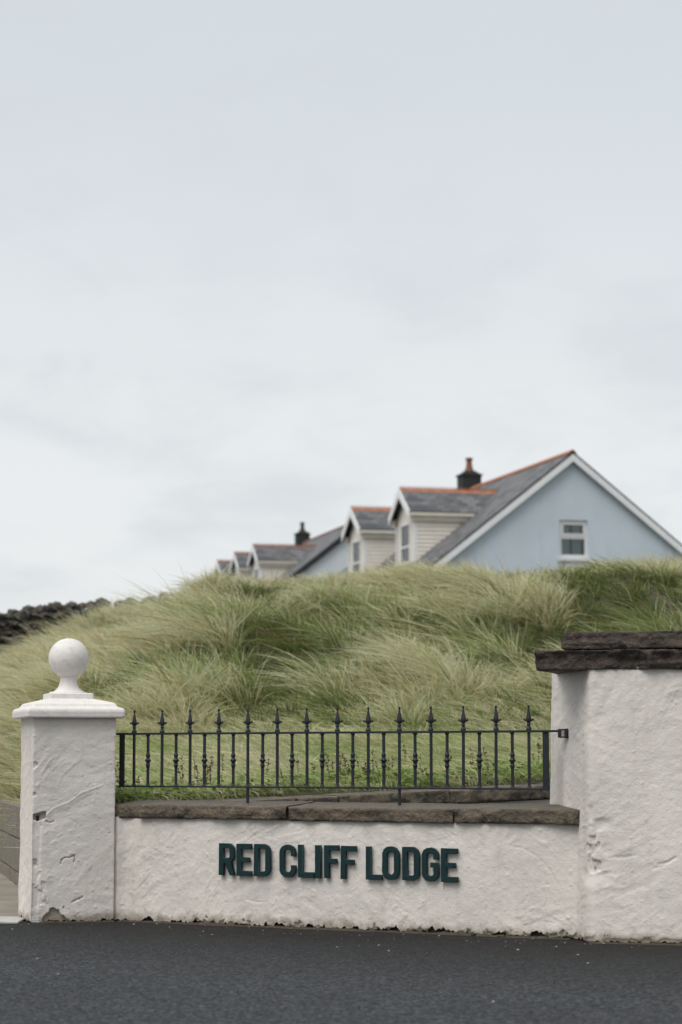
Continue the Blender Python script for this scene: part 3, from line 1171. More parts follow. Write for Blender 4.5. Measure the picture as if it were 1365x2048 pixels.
# ------------------------------------------------------------------ iron railing
rail = tag(empty('iron_railing', (0, 0, 0)), 'black iron railing with spear finials standing on the low wall', 'railing')
R_OUT = -0.17
RAX = 15.44 / 0.8637                     # helper: distance of the wall line from the view axis


def rail_pt(s, z=0.0):
    """s measured along the railing from where it crosses X = 0"""
    p = np.array([0.0, 15.64]) + WDIR * s
    return (float(p[0]), float(p[1]), z)


r_ang = math.atan2(WDIR[1], WDIR[0])


def rail_obj(name, me, s, z, mat='iron', par=rail):
    o = bpy.data.objects.new(name, me)
    if not me.materials:
        me.materials.append(MAT[mat])
    COL.objects.link(o)
    o.parent = par
    o.location = rail_pt(s, z)
    jit = 0.004 if name in ('spear_bar', 'baluster') else 0.0
    o.rotation_euler = (random.uniform(-jit, jit), random.uniform(-jit, jit), r_ang + random.uniform(-jit, jit) * 20)
    return o


ZT, ZB = 1.236, 0.884
S0, SP = -1.6216, 0.22789
m = MB()
m.box(-1.815, 1.60, -0.017, 0.017, 0, 0.014)
rail_obj('top_rail', m.mesh('top_rail', 0.002), 0, ZT)
m = MB()
m.box(-1.742, 1.475, -0.017, 0.017, 0, 0.012)
rail_obj('bottom_rail', m.mesh('bottom_rail', 0.002), 0, ZB)
BWH = 0.0078
m = MB()
m.box(-BWH, BWH, -BWH, BWH, 0, ZT - ZB - 0.012)
spear_bar = m.mesh('spear_bar', 0.0015)
m = MB()
m.box(-BWH, BWH, -BWH, BWH, -(ZB + 0.012 - 0.755), ZT - ZB - 0.012)
post_bar = m.mesh('post_bar', 0.0015)
m = MB()
m.box(-BWH, BWH, -BWH, BWH, 0, ZT - ZB - 0.012)
plain_bar = m.mesh('baluster', 0.0015)
m = MB()
m.box(-0.020, 0.020, -0.006, 0.006, 0, ZT - ZB - 0.012)
flat_bar = m.mesh('end_bar', 0.0015)
# finial: moulded foot, waist, leaf-shaped spear with two curled side barbs and a bead on top
m = MB()
m.lathe([(0.0, 0.0), (0.017, 0.0), (0.0175, 0.006), (0.0155, 0.013), (0.010, 0.022), (0.009, 0.030), (0.0125, 0.034), (0.0125, 0.038), (0.009, 0.041), (0.010, 0.046)], 12)
for a0, (wx, wy) in enumerate(((1, 0.62),)):
    prof = [(0.010, 0.044), (0.016, 0.054), (0.0205, 0.064), (0.0185, 0.076), (0.0135, 0.096), (0.0085, 0.118), (0.0055, 0.134), (0.0050, 0.140)]
    mm = MB()
    mm.lathe(prof, 8)
    m.v, nbase = m.v, len(m.v)
    m.v += [(x * wx, y * wy, z) for x, y, z in mm.v]
    m.f += [tuple(i + nbase for i in f) for f in mm.f]
    m.uv += mm.uv
m.lathe([(0.0, 0.137), (0.006, 0.139), (0.0085, 0.146), (0.006, 0.153), (0.0, 0.155)], 10)
for sx in (-1, 1):
    pth = [(0.012, 0.056, 0.0055), (0.021, 0.060, 0.0055), (0.027, 0.066, 0.0052), (0.0305, 0.068, 0.0066), (0.0325, 0.063, 0.0060), (0.031, 0.059, 0.003)]
    for (x0, za, r0), (x1, zb, r1) in zip(pth[:-1], pth[1:]):
        dx, dz = x1 - x0, zb - za
        L = math.hypot(dx, dz)
        nx_, nz_ = -dz / L, dx / L
        for k in range(6):
            p, q = 2 * math.pi * k / 6, 2 * math.pi * (k + 1) / 6
            qs = []
            for (xx, zz_, rr, an) in ((x0, za, r0, p), (x0, za, r0, q), (x1, zb, r1, q), (x1, zb, r1, p)):
                qs.append((sx * (xx + nx_ * rr * math.cos(an)), rr * math.sin(an) * 0.9, zz_ + nz_ * rr * math.cos(an)))
            m.poly(qs)
finial = m.mesh('finial')
finial.polygons.foreach_set('use_smooth', [True] * len(finial.polygons))
# knuckle on the short balusters
m = MB()
kp = [(0.0085, -0.052), (0.0115, -0.047), (0.0125, -0.042), (0.0150, -0.036), (0.0155, -0.031), (0.0125, -0.026), (0.0120, -0.014), (0.0145, -0.009), (0.0215, -0.001), (0.0215, 0.003),
      (0.0145, 0.010), (0.0120, 0.015), (0.0125, 0.026), (0.0155, 0.031), (0.0150, 0.036), (0.0125, 0.042), (0.0115, 0.047), (0.0085, 0.052)]
m.lathe(kp, 14)
knuckle = m.mesh('knuckle')
knuckle.polygons.foreach_set('use_smooth', [True] * len(knuckle.polygons))
# small weld collars top and bottom
m = MB()
m.lathe([(0.0, 0.0), (0.015, 0.0), (0.0135, 0.006), (0.010, 0.011), (0.0, 0.011)], 10)
foot_mesh = m.mesh('weld_collar')


def sub(name, me, par, dz, rot=0.0):
    o = bpy.data.objects.new(name, me)
    if not me.materials:
        me.materials.append(MAT['iron'])
    COL.objects.link(o)
    o.parent = par
    o.location = (random.uniform(-.0006, .0006), 0, dz)
    o.rotation_euler = (0, random.uniform(-.012, .012), rot)
    return o


for i in range(14):
    s = S0 + SP * i
    pb = rail_obj('post' if i in (4, 9) else 'spear_bar', post_bar if i in (4, 9) else spear_bar, s, ZB + 0.012)
    sub('finial', finial, pb, ZT + 0.014 - ZB - 0.012)
    sub('weld_collar', foot_mesh, pb, 0.0)
    if i < 13:
        bb = rail_obj('baluster', plain_bar, s + SP / 2, ZB + 0.012)
        sub('knuckle', knuckle, bb, 1.064 - ZB - 0.012)
        sub('weld_collar', foot_mesh, bb, 0.0)
        f2 = sub('weld_collar', foot_mesh, bb, ZT - ZB - 0.012)
        f2.rotation_euler = (math.pi, 0, 0)
rail_obj('end_bar', flat_bar, -1.722, ZB + 0.012)
rail_obj('end_bar', flat_bar, 1.455, ZB + 0.012)
m = MB()
m.box(1.545, 1.60, -0.020, 0.020, -0.034, 0.020)
m.box(1.596, 1.612, -0.026, 0.026, -0.038, 0.022)
rail_obj('wall_bracket', m.mesh('wall_bracket', 0.003), 0, ZT)
m = MB()
m.box(1.572, 1.592, -0.0225, -0.0205, -0.026, 0.010)
rail_obj('bracket_plate', m.mesh('bracket_plate', 0.0), 0, ZT, 'iron_worn')


# ------------------------------------------------------------------ raised letters
def arc(cx, cy, rx, ry, a0, a1, n=9):
    return [(cx + rx * math.cos(R(a0 + (a1 - a0) * k / n)), cy + ry * math.sin(R(a0 + (a1 - a0) * k / n))) for k in range(n + 1)]


T = 0.033          # stem
TH = 0.0285         # arm


def rrect(x0, x1, y0, y1, r, left=True):
    if left:
        return arc(x1 - r, y0 + r, r, r, -90, 0) + arc(x1 - r, y1 - r, r, r, 0, 90) + arc(x0 + r, y1 - r, r, r, 90, 180) + arc(x0 + r, y0 + r, r, r, 180, 270)
    return [(x0, y0)] + arc(x1 - r, y0 + r, r, r, -90, 0) + arc(x1 - r, y1 - r, r, r, 0, 90) + [(x0, y1)]


def glyph(ch, w, h):
    if ch == 'E':
        m0 = h * 0.5 - TH * 0.45
        return [[(0, 0), (w, 0), (w, TH), (T, TH), (T, m0), (w * 0.86, m0), (w * 0.86, m0 + TH * 0.92), (T, m0 + TH * 0.92), (T, h - TH), (w, h - TH), (w, h), (0, h)]]
    if ch == 'F':
        m0 = h * 0.45
        return [[(0, 0), (T, 0), (T, m0), (w * 0.85, m0), (w * 0.85, m0 + TH * 0.92), (T, m0 + TH * 0.92), (T, h - TH), (w, h - TH), (w, h), (0, h)]]
    if ch == 'L':
        return [[(0, 0), (w, 0), (w, TH), (T, TH), (T, h), (0, h)]]
    if ch == 'I':
        return [[(0, 0), (w, 0), (w, h), (0, h)]]
    if ch == 'D':
        return [rrect(0, w, 0, h, w * 0.40, False), rrect(T, w - T, TH * .9, h - TH * .9, w * 0.13, False)]
    if ch == 'O':
        return [rrect(0, w, 0, h, w * 0.44), rrect(T * .95, w - T * .95, TH, h - TH, (w - 2 * T) * 0.46)]
    if ch in 'CG':
        r, ri = w * 0.44, (w - 2 * T) * 0.46
        x0, x1 = T * .95, w - T * .95
        up = h * 0.66
        o = [(w, up)] + arc(w - r, h - r, r, r, 0, 90) + arc(r, h - r, r, r, 90, 180) + arc(r, r, r, r, 180, 270) + arc(w - r, r, r, r, 270, 360)
        inner = arc(x1 - ri, TH + ri, ri, ri, 360, 270) + arc(x0 + ri, TH + ri, ri, ri, 270, 180) + arc(x0 + ri, h - TH - ri, ri, ri, 180, 90) + arc(x1 - ri, h - TH - ri, ri, ri, 90, 0) + [(x1, up)]
        if ch == 'C':
            return [o + [(w, h * 0.36), (x1, h * 0.36)] + inner]
        return [o + [(w, h * 0.55), (w * 0.53, h * 0.55), (w * 0.53, h * 0.55 - TH * .9), (x1, h * 0.55 - TH * .9)] + inner]
    if ch == 'R':
        r = w * 0.38
        xb = w * 0.97
        low = h * 0.40
        o = [(0, 0), (T, 0), (T, low), (T + 0.012, low), (w - T * 1.02, 0), (w, 0), (xb - 0.024, low + 0.006)] + arc(xb - r * .8, low + r * .92, r * .8, r * .8, -55, 0, 6) + arc(xb - r, h - r, r, r, 0, 90) + [(0, h)]
        return [o, rrect(T, xb - T * .95, low + TH * .92, h - TH * .95, w * 0.12, False)]


def s_of(px):
    u = (px - 682.5) / 4836.0 * 0.995
    return (15.408 * u / (1 + 0.5835 * u) + 1.474 + 0.0151) / 0.8637


word = [('R', 50, 134), ('E', 142, 223), ('D', 232, 320), ('C', 366, 454), ('L', 463, 549), ('I', 552, 585), ('F', 600, 680), ('F', 686, 770), ('L', 818, 905), ('O', 903, 994), ('D', 1007, 1099), ('G', 1110, 1201), ('E', 1211, 1300)]
desc = ['dark teal raised letter R, the first letter of the name', 'dark teal raised letter E between R and D in the first word', 'dark teal raised letter D ending the first word RED',
        'dark teal raised letter C that starts the middle word', 'dark teal raised letter L between C and I in the middle word', 'dark teal raised letter I, the narrowest letter of the name',
        'dark teal raised letter F just after the I', 'dark teal raised letter F ending the middle word CLIFF', 'dark teal raised letter L that starts the last word LODGE',
        'dark teal raised letter O, the only round closed letter', 'dark teal raised letter D between O and G in the last word', 'dark teal raised letter G near the end of the name', 'dark teal raised letter E, last letter of the name']
for k, (ch, a, b) in enumerate(word):
    sa, sb = s_of(420 + a / 2.625), s_of(420 + b / 2.625)
    w, h = sb - sa - 0.008, 0.202
    cu = bpy.data.curves.new('letter_outline', 'CURVE')
    cu.dimensions = '2D'
    cu.fill_mode = 'BOTH'
    cu.extrude = 0.007
    cu.bevel_depth = 0.0025
    cu.bevel_resolution = 1
    for ring in glyph(ch, w, h):
        ring = [p for i, p in enumerate(ring) if i == 0 or math.dist(p, ring[i - 1]) > 1e-4]
        sp = cu.splines.new('POLY')
        sp.points.add(len(ring) - 1)
        for i, p in enumerate(ring):
            sp.points[i].co = (p[0] + random.uniform(-.0012, .0012), p[1] + random.uniform(-.0012, .0012), 0, 1)
        sp.use_cyclic_u = True
    tmp = bpy.data.objects.new('letter_tmp', cu)
    COL.objects.link(tmp)
    dg = bpy.context.evaluated_depsgraph_get()
    me = bpy.data.meshes.new_from_object(tmp.evaluated_get(dg))
    bpy.data.objects.remove(tmp)
    me.materials.clear()
    o = link('sign_letter', me, MAT['letter_paint'])
    o.location = wall_pt(sa + 0.003, 0.022, 0.3245 + random.uniform(-.0015, .0015) - (0.003 if k in (8, 12) else 0))
    o.rotation_euler = (R(90), random.uniform(-.008, .008), r_ang)
    tag(o, desc[k], 'letter', 'raised letters of the name on the low wall')

# ------------------------------------------------------------------ houses
PITCH = 0.79


def ridge_tile_mesh(name, length, crest):
    m = MB()
    n = 0.13
    for sy in (-1, 1):
        m.prism([(0, 0, 0.02), (length - 0.006, 0, 0.02), (length - 0.006, sy * n, -n * PITCH), (0, sy * n, -n * PITCH)], (0, 0, 0.022))
    if crest:
        per = length / 3
        for q in range(3):
            cx = per * (q + 0.5)
            ro, ri = per * 0.50, per * 0.30
            for k in range(8):
                a, b = math.pi * k / 8, math.pi * (k + 1) / 8
                m.prism([(cx + ri * math.cos(a), -0.012, 0.055 + ri * math.sin(a) * 1.25), (cx + ro * math.cos(a), -0.012, 0.035 + ro * math.sin(a) * 1.25),
                         (cx + ro * math.cos(b), -0.012, 0.035 + ro * math.sin(b) * 1.25), (cx + ri * math.cos(b), -0.012, 0.055 + ri * math.sin(b) * 1.25)], (0, 0.024, 0))
        m.box(0, length - 0.006, -0.014, 0.014, 0.03, 0.056)
    return m.mesh(name, weld=False)


tile_crest = ridge_tile_mesh('ridge_tile_crested', 0.46, True)
tile_plain = ridge_tile_mesh('ridge_tile_plain', 0.46, False)
tile_crest2 = tile_crest.copy()
tile_plain2 = tile_plain.copy()
for me_, mt in ((tile_crest, 'terracotta'), (tile_plain, 'terracotta'), (tile_crest2, 'terracotta_dull'), (tile_plain2, 'terracotta_dull')):
    me_.materials.append(MAT[mt])


def put(name, me, par, loc, rot=(0, 0, 0)):
    o = bpy.data.objects.new(name, me)
    COL.objects.link(o)
    o.parent = par
    o.location = loc
    o.rotation_euler = rot
    return o


def roof_slab(name, quad, th, mat, par, uvs):
    """quad of 4 points (eave a, eave b, ridge b, ridge a), thickness th upwards along its normal"""
    p = [Vector(q) for q in quad]
    n = (p[1] - p[0]).cross(p[3] - p[0]).normalized()
    if n.z < 0:
        n = -n
    t = [q + n * th for q in p]
    m = MB()
    m.poly(t, uvs)
    m.poly(list(reversed(p)))
    for i in range(4):
        j = (i + 1) % 4
        m.poly([p[i], p[j], t[j], t[i]])
    return m.build(name, mat, par, weld=False)


def make_house(label, loc, ang, zp, length, dormers, wall_mat, dull, chim_b, window=None, boards=False, trim='white_trim'):
    """local x across (right), y along the ridge away from us, z up; zp = ridge height above the base"""
    h = tag(empty('house', loc, ang), label, 'house')
    HW = 4.95
    ez = zp - HW * PITCH
    # walls: gable ends and long sides
    m = MB()
    th = 0.3
    wmx = HW - 0.35
    wz = zp - wmx * PITCH - 0.12
    pk = zp - 0.12
    if window:
        (wa, wb, wz0, wz1) = window
        # near gable split round the window opening
        def top(x):
            return pk - abs(x) * PITCH
        for xa, xb in ((-wmx, wa), (wb, wmx)):
            pts = [(xa, 0, 0), (xb, 0, 0), (xb, 0, top(xb))]
            if xa < 0 < xb:
                pts.append((0, 0, pk))
            pts.append((xa, 0, top(xa)))
            m.prism(pts, (0, th, 0))
        m.prism([(wa, 0, 0), (wb, 0, 0), (wb, 0, wz0), (wa, 0, wz0)], (0, th, 0))
        pts = [(wa, 0, wz1), (wb, 0, wz1), (wb, 0, top(wb))]
        if wa < 0 < wb:
            pts.append((0, 0, pk))
        pts.append((wa, 0, top(wa)))
        m.prism(pts, (0, th, 0))
    else:
        m.prism([(-wmx, 0, 0), (wmx, 0, 0), (wmx, 0, wz), (0, 0, pk), (-wmx, 0, wz)], (0, th, 0))
    m.prism([(-wmx, length - th, 0), (wmx, length - th, 0), (wmx, length - th, wz), (0, length - th, pk), (-wmx, length - th, wz)], (0, th, 0))
    m.box(-wmx, -wmx + th, th, length - th, 0, wz)
    m.box(wmx - th, wmx, th, length - th, 0, wz)
    m.build('wall', MAT[wall_mat], h, weld=False)
    sl = math.hypot(1, PITCH)
    vb, ve = -0.18, length + 0.18
    rts = []
    for sx in (-1, 1):
        rts.append(roof_slab('roof_slope', [(sx * HW, vb, ez - 0.06), (sx * HW, ve, ez - 0.06), (0, ve, zp - 0.06), (0, vb, zp - 0.06)], 0.06, MAT['slate'], h,
                             [(vb, 0), (ve, 0), (ve, HW * sl), (vb, HW * sl)]))
        # verge board under the slates
        m = MB()
        dz = 0.19
        m.prism([(sx * (HW + 0.02), vb - 0.03, ez - 0.08), (0, vb - 0.03, zp - 0.07), (0, vb - 0.03, zp - 0.07 - dz * 1.25), (sx * (HW + 0.02), vb - 0.03, ez - 0.08 - dz * 1.25)], (0, 0.03, 0))
        m.build('bargeboard', MAT[trim], h)
        m = MB()
        m.prism([(sx * HW, vb, ez - 0.085), (0, vb, zp - 0.085), (0, vb, zp - 0.125), (sx * HW, vb, ez - 0.125)], (0, 0.178, 0))
        m.build('soffit', MAT[trim], h)
        m = MB()
        m.box(min(sx * HW, sx * (HW + 0.11)), max(sx * HW, sx * (HW + 0.11)), vb, ve, ez - 0.10, ez - 0.01)
        m.build('gutter', MAT[trim], h)
    tp = tile_plain2 if dull else tile_plain
    tc = tile_crest2 if dull else tile_crest
    k = 0
    while vb + k * 0.46 < min(ve, chim_b + 0.4) - 0.3:
        put('ridge_tile', tp, rts[0], (0, vb + k * 0.46, zp + 0.045), (0, 0, R(90)))
        k += 1
    m = MB()
    m.prism([(-0.13, chim_b + .4, zp - 0.03), (0, chim_b + .4, zp + 0.075), (0.13, chim_b + .4, zp - 0.03)], (0, ve - chim_b - 0.4, 0))
    m.build('ridge_capping', MAT['terracotta_dull'], h)
    # chimney
    c = empty('chimney', (0, chim_b, zp))
    c.parent = h
    m = MB()
    m.box(-0.36, 0.36, 0, 0.72, -0.7, 0.50)
    m.box(-0.40, 0.40, -0.04, 0.76, 0.50, 0.57)
    m.prism([(-0.34, 0.02, 0.57), (0.34, 0.02, 0.57), (0.2, 0.2, 0.70), (-0.2, 0.2, 0.70)], (0, 0.001, 0))
    m.box(-0.30, 0.30, 0.06, 0.66, 0.57, 0.62)
    m.box(-0.22, 0.22, 0.14, 0.58, 0.62, 0.68)
    m.build('stack', MAT['chimney_black'], c, weld=False)
    m = MB()
    m.lathe([(0.19, 0.66), (0.185, 0.72), (0.14, 0.80), (0.115, 0.90), (0.105, 1.10), (0.14, 1.12), (0.14, 1.19), (0.11, 1.20), (0.08, 1.12), (0.0, 1.10)], 18, (0, 0.36, 0))
    m.build('pot', MAT['pot_dark' if dull else 'terracotta_dull'], c, smooth=False)
    # dormers on the left slope
    for (bc, zr, tip, hw) in dormers:
        dm = empty('dormer', (tip, bc, zp + zr))
        dm.parent = h
        rise = 0.85
        eb = hw + 0.16
        arear = (zr / PITCH) - tip + 0.05
        def roof_a(z):                       # local a of the main slope at local height z
            return (zr + z) / PITCH - tip
        for sy in (-1, 1):
            roof_slab('dormer_roof', [(0, sy * eb, -rise), (roof_a(-rise) + 0.25, sy * eb, -rise), (arear + 0.2, 0, 0), (0, 0, 0)], 0.05, MAT['slate'], dm,
                      [(0, 0), (roof_a(-rise) + .25, 0), (arear, 1.6), (0, 1.6)])
            m = MB()
            m.box(0.02, roof_a(-rise) + 0.02, min(sy * (eb - 0.02), sy * (eb + 0.07)), max(sy * (eb - 0.02), sy * (eb + 0.07)), -rise - 0.10, -rise + 0.0)
            m.build('gutter', MAT['cream_trim'], dm)
            m = MB()
            m.box(0.10, roof_a(-rise), min(sy * hw, sy * (eb - 0.03)), max(sy * hw, sy * (eb - 0.03)), -rise - 0.26, -rise - 0.04)
            m.build('soffit', MAT['cream_trim'], dm)
            # barge boards of the little gable
            m = MB()
            m.prism([(-0.03, 0, 0.075), (-0.03, sy * (eb + .01), -rise + 0.07), (-0.03, sy * eb, -rise - 0.20), (-0.03, 0, -0.22)], (0.035, 0, 0))
            m.build('bargeboard', MAT['white_trim'], dm)
            # cheek
            x0 = 0.24
            zt = -rise - 0.04
            zb = -tip * -PITCH - zr                        # main slope height below the tip, local z
            zb = (tip + x0) * PITCH - zr
            bt = 0.135
            if boards and sy < 0:
                z = zt
                while z > zb - 0.02:
                    z2 = max(z - bt, zb - 0.02)
                    a0, a1 = roof_a(z) + 0.03, roof_a(z2) + 0.03
                    m = MB()
                    y0 = sy * hw
                    P = [(x0, y0, z), (x0, y0 - 0.040, z2), (max(a1, x0 + .01), y0 - 0.040, z2), (max(a0, x0 + .02), y0, z)]
                    m.poly(P)
                    m.poly([(x0, y0 - 0.040, z2), (x0, y0, z2), (max(a1, x0 + .01), y0, z2), (max(a1, x0 + .01), y0 - 0.040, z2)])
                    m.poly([(x0, y0, z), (x0, y0, z2), (x0, y0 - 0.040, z2)])
                    m.build('board', MAT['cream_board'], dm, weld=False)
                    z = z2
            m = MB()
            yy = sy * hw
            m.prism([(x0, yy, zt), (roof_a(zt) + 0.05, yy, zt), (x0 + 0.03, yy, zb - 0.04), (x0, yy, zb - 0.04)], (0, -sy * 0.12, 0))
            m.build('cheek', MAT['cream_board'], dm)
            m = MB()
            m.box(x0 - 0.05, x0 + 0.07, min(yy, yy + sy * 0.035), max(yy, yy + sy * 0.035), zb - 0.1, zt)
            m.build('corner_post', MAT['white_trim'], dm)
        # front wall with its window
        zb = (tip + 0.24) * PITCH - zr
        m = MB()
        ww = hw * 0.52
        m.prism([(0.24, -hw, zb - 0.1), (0.24, -ww, zb - 0.1), (0.24, -ww, -rise - 0.0), (0.24, -hw, -rise - 0.0)], (0.1, 0, 0))
        m.prism([(0.24, ww, zb - 0.1), (0.24, hw, zb - 0.1), (0.24, hw, -rise - 0.0), (0.24, ww, -rise - 0.0)], (0.1, 0, 0))
        m.prism([(0.24, -ww, -rise - 0.25), (0.24, ww, -rise - 0.25), (0.24, ww, -rise - 0.0), (0.24, -ww, -rise - 0.0)], (0.1, 0, 0))
        m.prism([(0.24, -hw, -rise - 0.0), (0.24, hw, -rise - 0.0), (0.24, 0, -0.10)], (0.1, 0, 0))
        m.build('dormer_front', MAT['cream_board'], dm, weld=False)
        m = MB()
        for (ya, yb, za, zb_) in ((-ww, -ww + .07, zb, -rise - .25), (ww - .07, ww, zb, -rise - .25), (-ww + .07, ww - .07, -rise - .33, -rise - .25), (-ww + .07, ww - .07, zb + .55, zb + .62), (-ww + .07, ww - .07, zb, zb + .08)):
            m.box(0.20, 0.28, ya, yb, za, zb_)
        m.build('window_frame', MAT['upvc'], dm, weld=False)
        m = MB()
        m.box(0.245, 0.255, -ww + .07, ww - .07, zb + .08, -rise - .33)
        m.build('pane', MAT['glass'], dm)
        m = MB()
        m.box(0.40, 0.42, -ww, ww, zb, -rise - .25)
        m.build('blind', MAT['curtain'], dm)
        nt_ = max(1, int((arear + 0.1) / 0.46))
        for q in range(nt_ + 1):
            put('ridge_tile', tc if q < nt_ * 0.62 or dull else tc, dm, (0.0 + q * 0.46, 0, 0.05))
    if window:
        (wa, wb, wz0, wz1) = window
        f = empty('window', (wa, 0.02, wz0))
        f.parent = h
        W, Hh = wb - wa, wz1 - wz0
        fr = 0.09
        mid = Hh * 0.555
        m = MB()
        m.box(0, fr, 0.05, 0.12, 0, Hh)
        m.box(W - fr, W, 0.05, 0.12, 0, Hh)
        m.box(fr, W - fr, 0.05, 0.12, Hh - fr, Hh)
        m.box(fr, W - fr, 0.05, 0.12, 0, 0.11)
        m.box(fr, W - fr, 0.05, 0.12, mid - 0.05, mid + 0.05)
        m.build('frame', MAT['upvc'], f, weld=False)
        m = MB()
        for xa, xb, za, zb in ((fr, fr + .055, mid + .05, Hh - fr), (W - fr - .055, W - fr, mid + .05, Hh - fr), (fr + .055, W - fr - .055, mid + .05, mid + .115), (fr + .055, W - fr - .055, Hh - fr - .055, Hh - fr)):
            m.box(xa, xb, 0.028, 0.10, za, zb)
        m.build('top_sash', MAT['upvc'], f, weld=False)
        m = MB()
        m.box(fr + .055, W - fr - .055, 0.075, 0.085, mid + .115, Hh - fr - .055)
        m.build('pane', MAT['glass'], f)
        m = MB()
        m.box(fr, W - fr, 0.085, 0.095, 0.11, mid - 0.05)
        m.build('pane', MAT['glass'], f)
        m = MB()
        m.box(-0.05, W + 0.05, -0.10, 0.10, -0.10, -0.004)
        m.build('sill', MAT['upvc'], f)
        for xa, xb in ((0.10, W * 0.44), (W * 0.53, W * 0.83)):
            m = MB()
            n = 26
            for k in range(n):
                x0_, x1_ = xa + (xb - xa) * k / n, xa + (xb - xa) * (k + 1) / n
                y0_, y1_ = 0.22 + 0.022 * math.sin(k * 1.5), 0.22 + 0.022 * math.sin((k + 1) * 1.5)
                m.poly([(x0_, y0_, 0.05), (x1_, y1_, 0.05), (x1_, y1_, Hh), (x0_, y0_, Hh)])
            m.build('curtain', MAT['curtain'], f, smooth=True)
        m = MB()
        m.box(-0.2, W + 0.2, 0.31, 1.6, -0.2, Hh + 0.2)
        o = m.build('room', MAT['room_dark'], f)
    return h


H1Z = 4.55
make_house('nearer house with pale blue gable wall, white window and orange ridge tiles', (7.485, 78.0, H1Z), R(14), 11.011 - H1Z, 17.5,
           [(4.75, -0.87, -4.50, 1.13), (11.35, -0.86, -4.52, 1.13)], 'house_blue', False, 10.95, window=(-0.43, 0.545, 3.02, 4.25), boards=True)
H2Z = 6.6
make_house('farther house with chimney and dormers, mostly behind the grassy crest', (1.12, 120.0, H2Z), R(13), 13.05 - H2Z, 22.0,
           [(5.6, -1.02, -4.55, 1.13), (10.9, -0.98, -4.55, 1.13), (16.4, -0.98, -4.5, 1.13)], 'house_pale', True, 14.2, trim='chimney_black')

# ------------------------------------------------------------------ dry stone wall on the far bank
sw = tag(empty('dry_stone_wall', (0, 0, 0)), 'dark dry stone field wall on the far bank behind the ball pillar', 'wall')
stones = []
for q in range(7):
    bm = bmesh.new()
    bmesh.ops.create_icosphere(bm, subdivisions=1, radius=0.5)
    rr = random.Random(50 + q)
    for v in bm.verts:
        v.co *= rr.uniform(0.78, 1.12)
        for a in range(3):
            v.co[a] = max(-0.42, min(0.42, v.co[a]))
    me = bpy.data.meshes.new('stone_%d' % q)
    bm.to_mesh(me)
    bm.free()
    me.materials.append(MAT['field_stone'])
    stones.append(me)


def sw_line(t):                                   # plan line of the wall, t = 0..1 from left to right
    return -7.3 + 5.2 * t, 40.2 + 3.2 * t


def sw_top(x, y):
    px = 682.5 + 4836 * x / y
    return CAM_H + (1520 - np.interp(px, [-400, 0, 80, 160, 240, 330, 600], [1252, 1234, 1218, 1213, 1206, 1198, 1192])) * y / 4836


for i in range(62):
    t = i / 61
    x, y = sw_line(t)
    top = sw_top(x, y)
    base = float(dune_h(np.array([x]), np.array([y]))[0]) - 0.05
    z = base
    row = 0
    while z < top - 0.02:
        hh = random.uniform(0.08, 0.15)
        last = z + hh > top - 0.05
        w = random.uniform(0.17, 0.30)
        o = put('stone', random.choice(stones), sw, (x + random.uniform(-.05, .05) + (0.08 if row % 2 else 0), y + random.uniform(-.05, .05) - (0.05 if not last else 0), z + hh * 0.5),
                (random.uniform(-.3, .3), random.uniform(-.25, .25), random.uniform(0, 6.28)))
        if last:
            o.scale = (random.uniform(.13, .24), random.uniform(.22, .34), random.uniform(.12, .24))
        else:
            o.scale = (w * 1.15, random.uniform(.28, .42), hh * 1.25)
        z += hh * 0.92
        row += 1
m = MB()
for i in range(39):
    (x0, y0), (x1, y1) = sw_line(i / 39), sw_line((i + 1) / 39)
    t0, t1 = sw_top(x0, y0) - 0.06, sw_top(x1, y1) - 0.06
    m.poly([(x0, y0 + .05, 2.2), (x1, y1 + .05, 2.2), (x1, y1 + .05, t1), (x0, y0 + .05, t0)])
    m.poly([(x0, y0 + .05, t0), (x1, y1 + .05, t1), (x1, y1 + .25, t1), (x0, y0 + .25, t0)])
m.build('rubble_core', MAT['core'], sw)

# ------------------------------------------------------------------ grass
STRAW = np.array([0.80, 0.67, 0.39])
PALE = np.array([0.86, 0.78, 0.52])
GREEN = np.array([0.235, 0.345, 0.055])
DEEP = np.array([0.032, 0.060, 0.006])
SAGE = np.array([0.47, 0.56, 0.26])
RUST = np.array([0.44, 0.27, 0.12])


def build_blades(name, root, L, d0, bend, width, cr, ct, segs, mat, parent=None):
    n = len(root)
    ts = np.linspace(0, 1, segs + 1)
    C = root[:, None, :] + L[:, None, None] * (ts[None, :, None] * d0[:, None, :] + (ts ** 2)[None, :, None] * bend[:, None, :])
    tan = d0 + bend
    rv = rng.normal(size=(n, 3)) * 0.6 + np.array([0, 1.0, 0.3])
    side = np.cross(tan, rv)
    side /= np.linalg.norm(side, axis=1)[:, None] + 1e-9
    wp_ = np.clip(np.array([0.75, 1.0, 0.85, 0.5, 0.0])[:segs + 1] if segs == 4 else np.array([0.8, 1.0, 0.65, 0.0]), 0, 1)
    off = side[:, None, :] * (width[:, None] * wp_[None, :] * 0.5)[..., None]
    Lf, Rt = C[:, :-1] - off[:, :-1], C[:, :-1] + off[:, :-1]
    k = segs
    V = np.concatenate([np.stack([Lf, Rt], 2).reshape(n, 2 * k, 3), C[:, -1:]], 1)
    nv = 2 * k + 1
    base = (np.arange(n) * nv)[:, None]
    q = []
    for i in range(k - 1):
        q.append(base + np.array([[2 * i, 2 * i + 1, 2 * i + 3, 2 * i + 2]]))
    q = np.stack(q, 1).reshape(-1, 4)
    t = base + np.array([[2 * k - 2, 2 * k - 1, 2 * k]])
    tv = np.concatenate([np.repeat(ts[:-1], 2), [1.0]])
    col = cr[:, None, :] * (1 - tv[None, :, None]) + ct[:, None, :] * tv[None, :, None]
    me = mesh_np(name, V.reshape(-1, 3), q, t, col=col.reshape(-1, 3))
    return link(name, me, mat, parent, True)


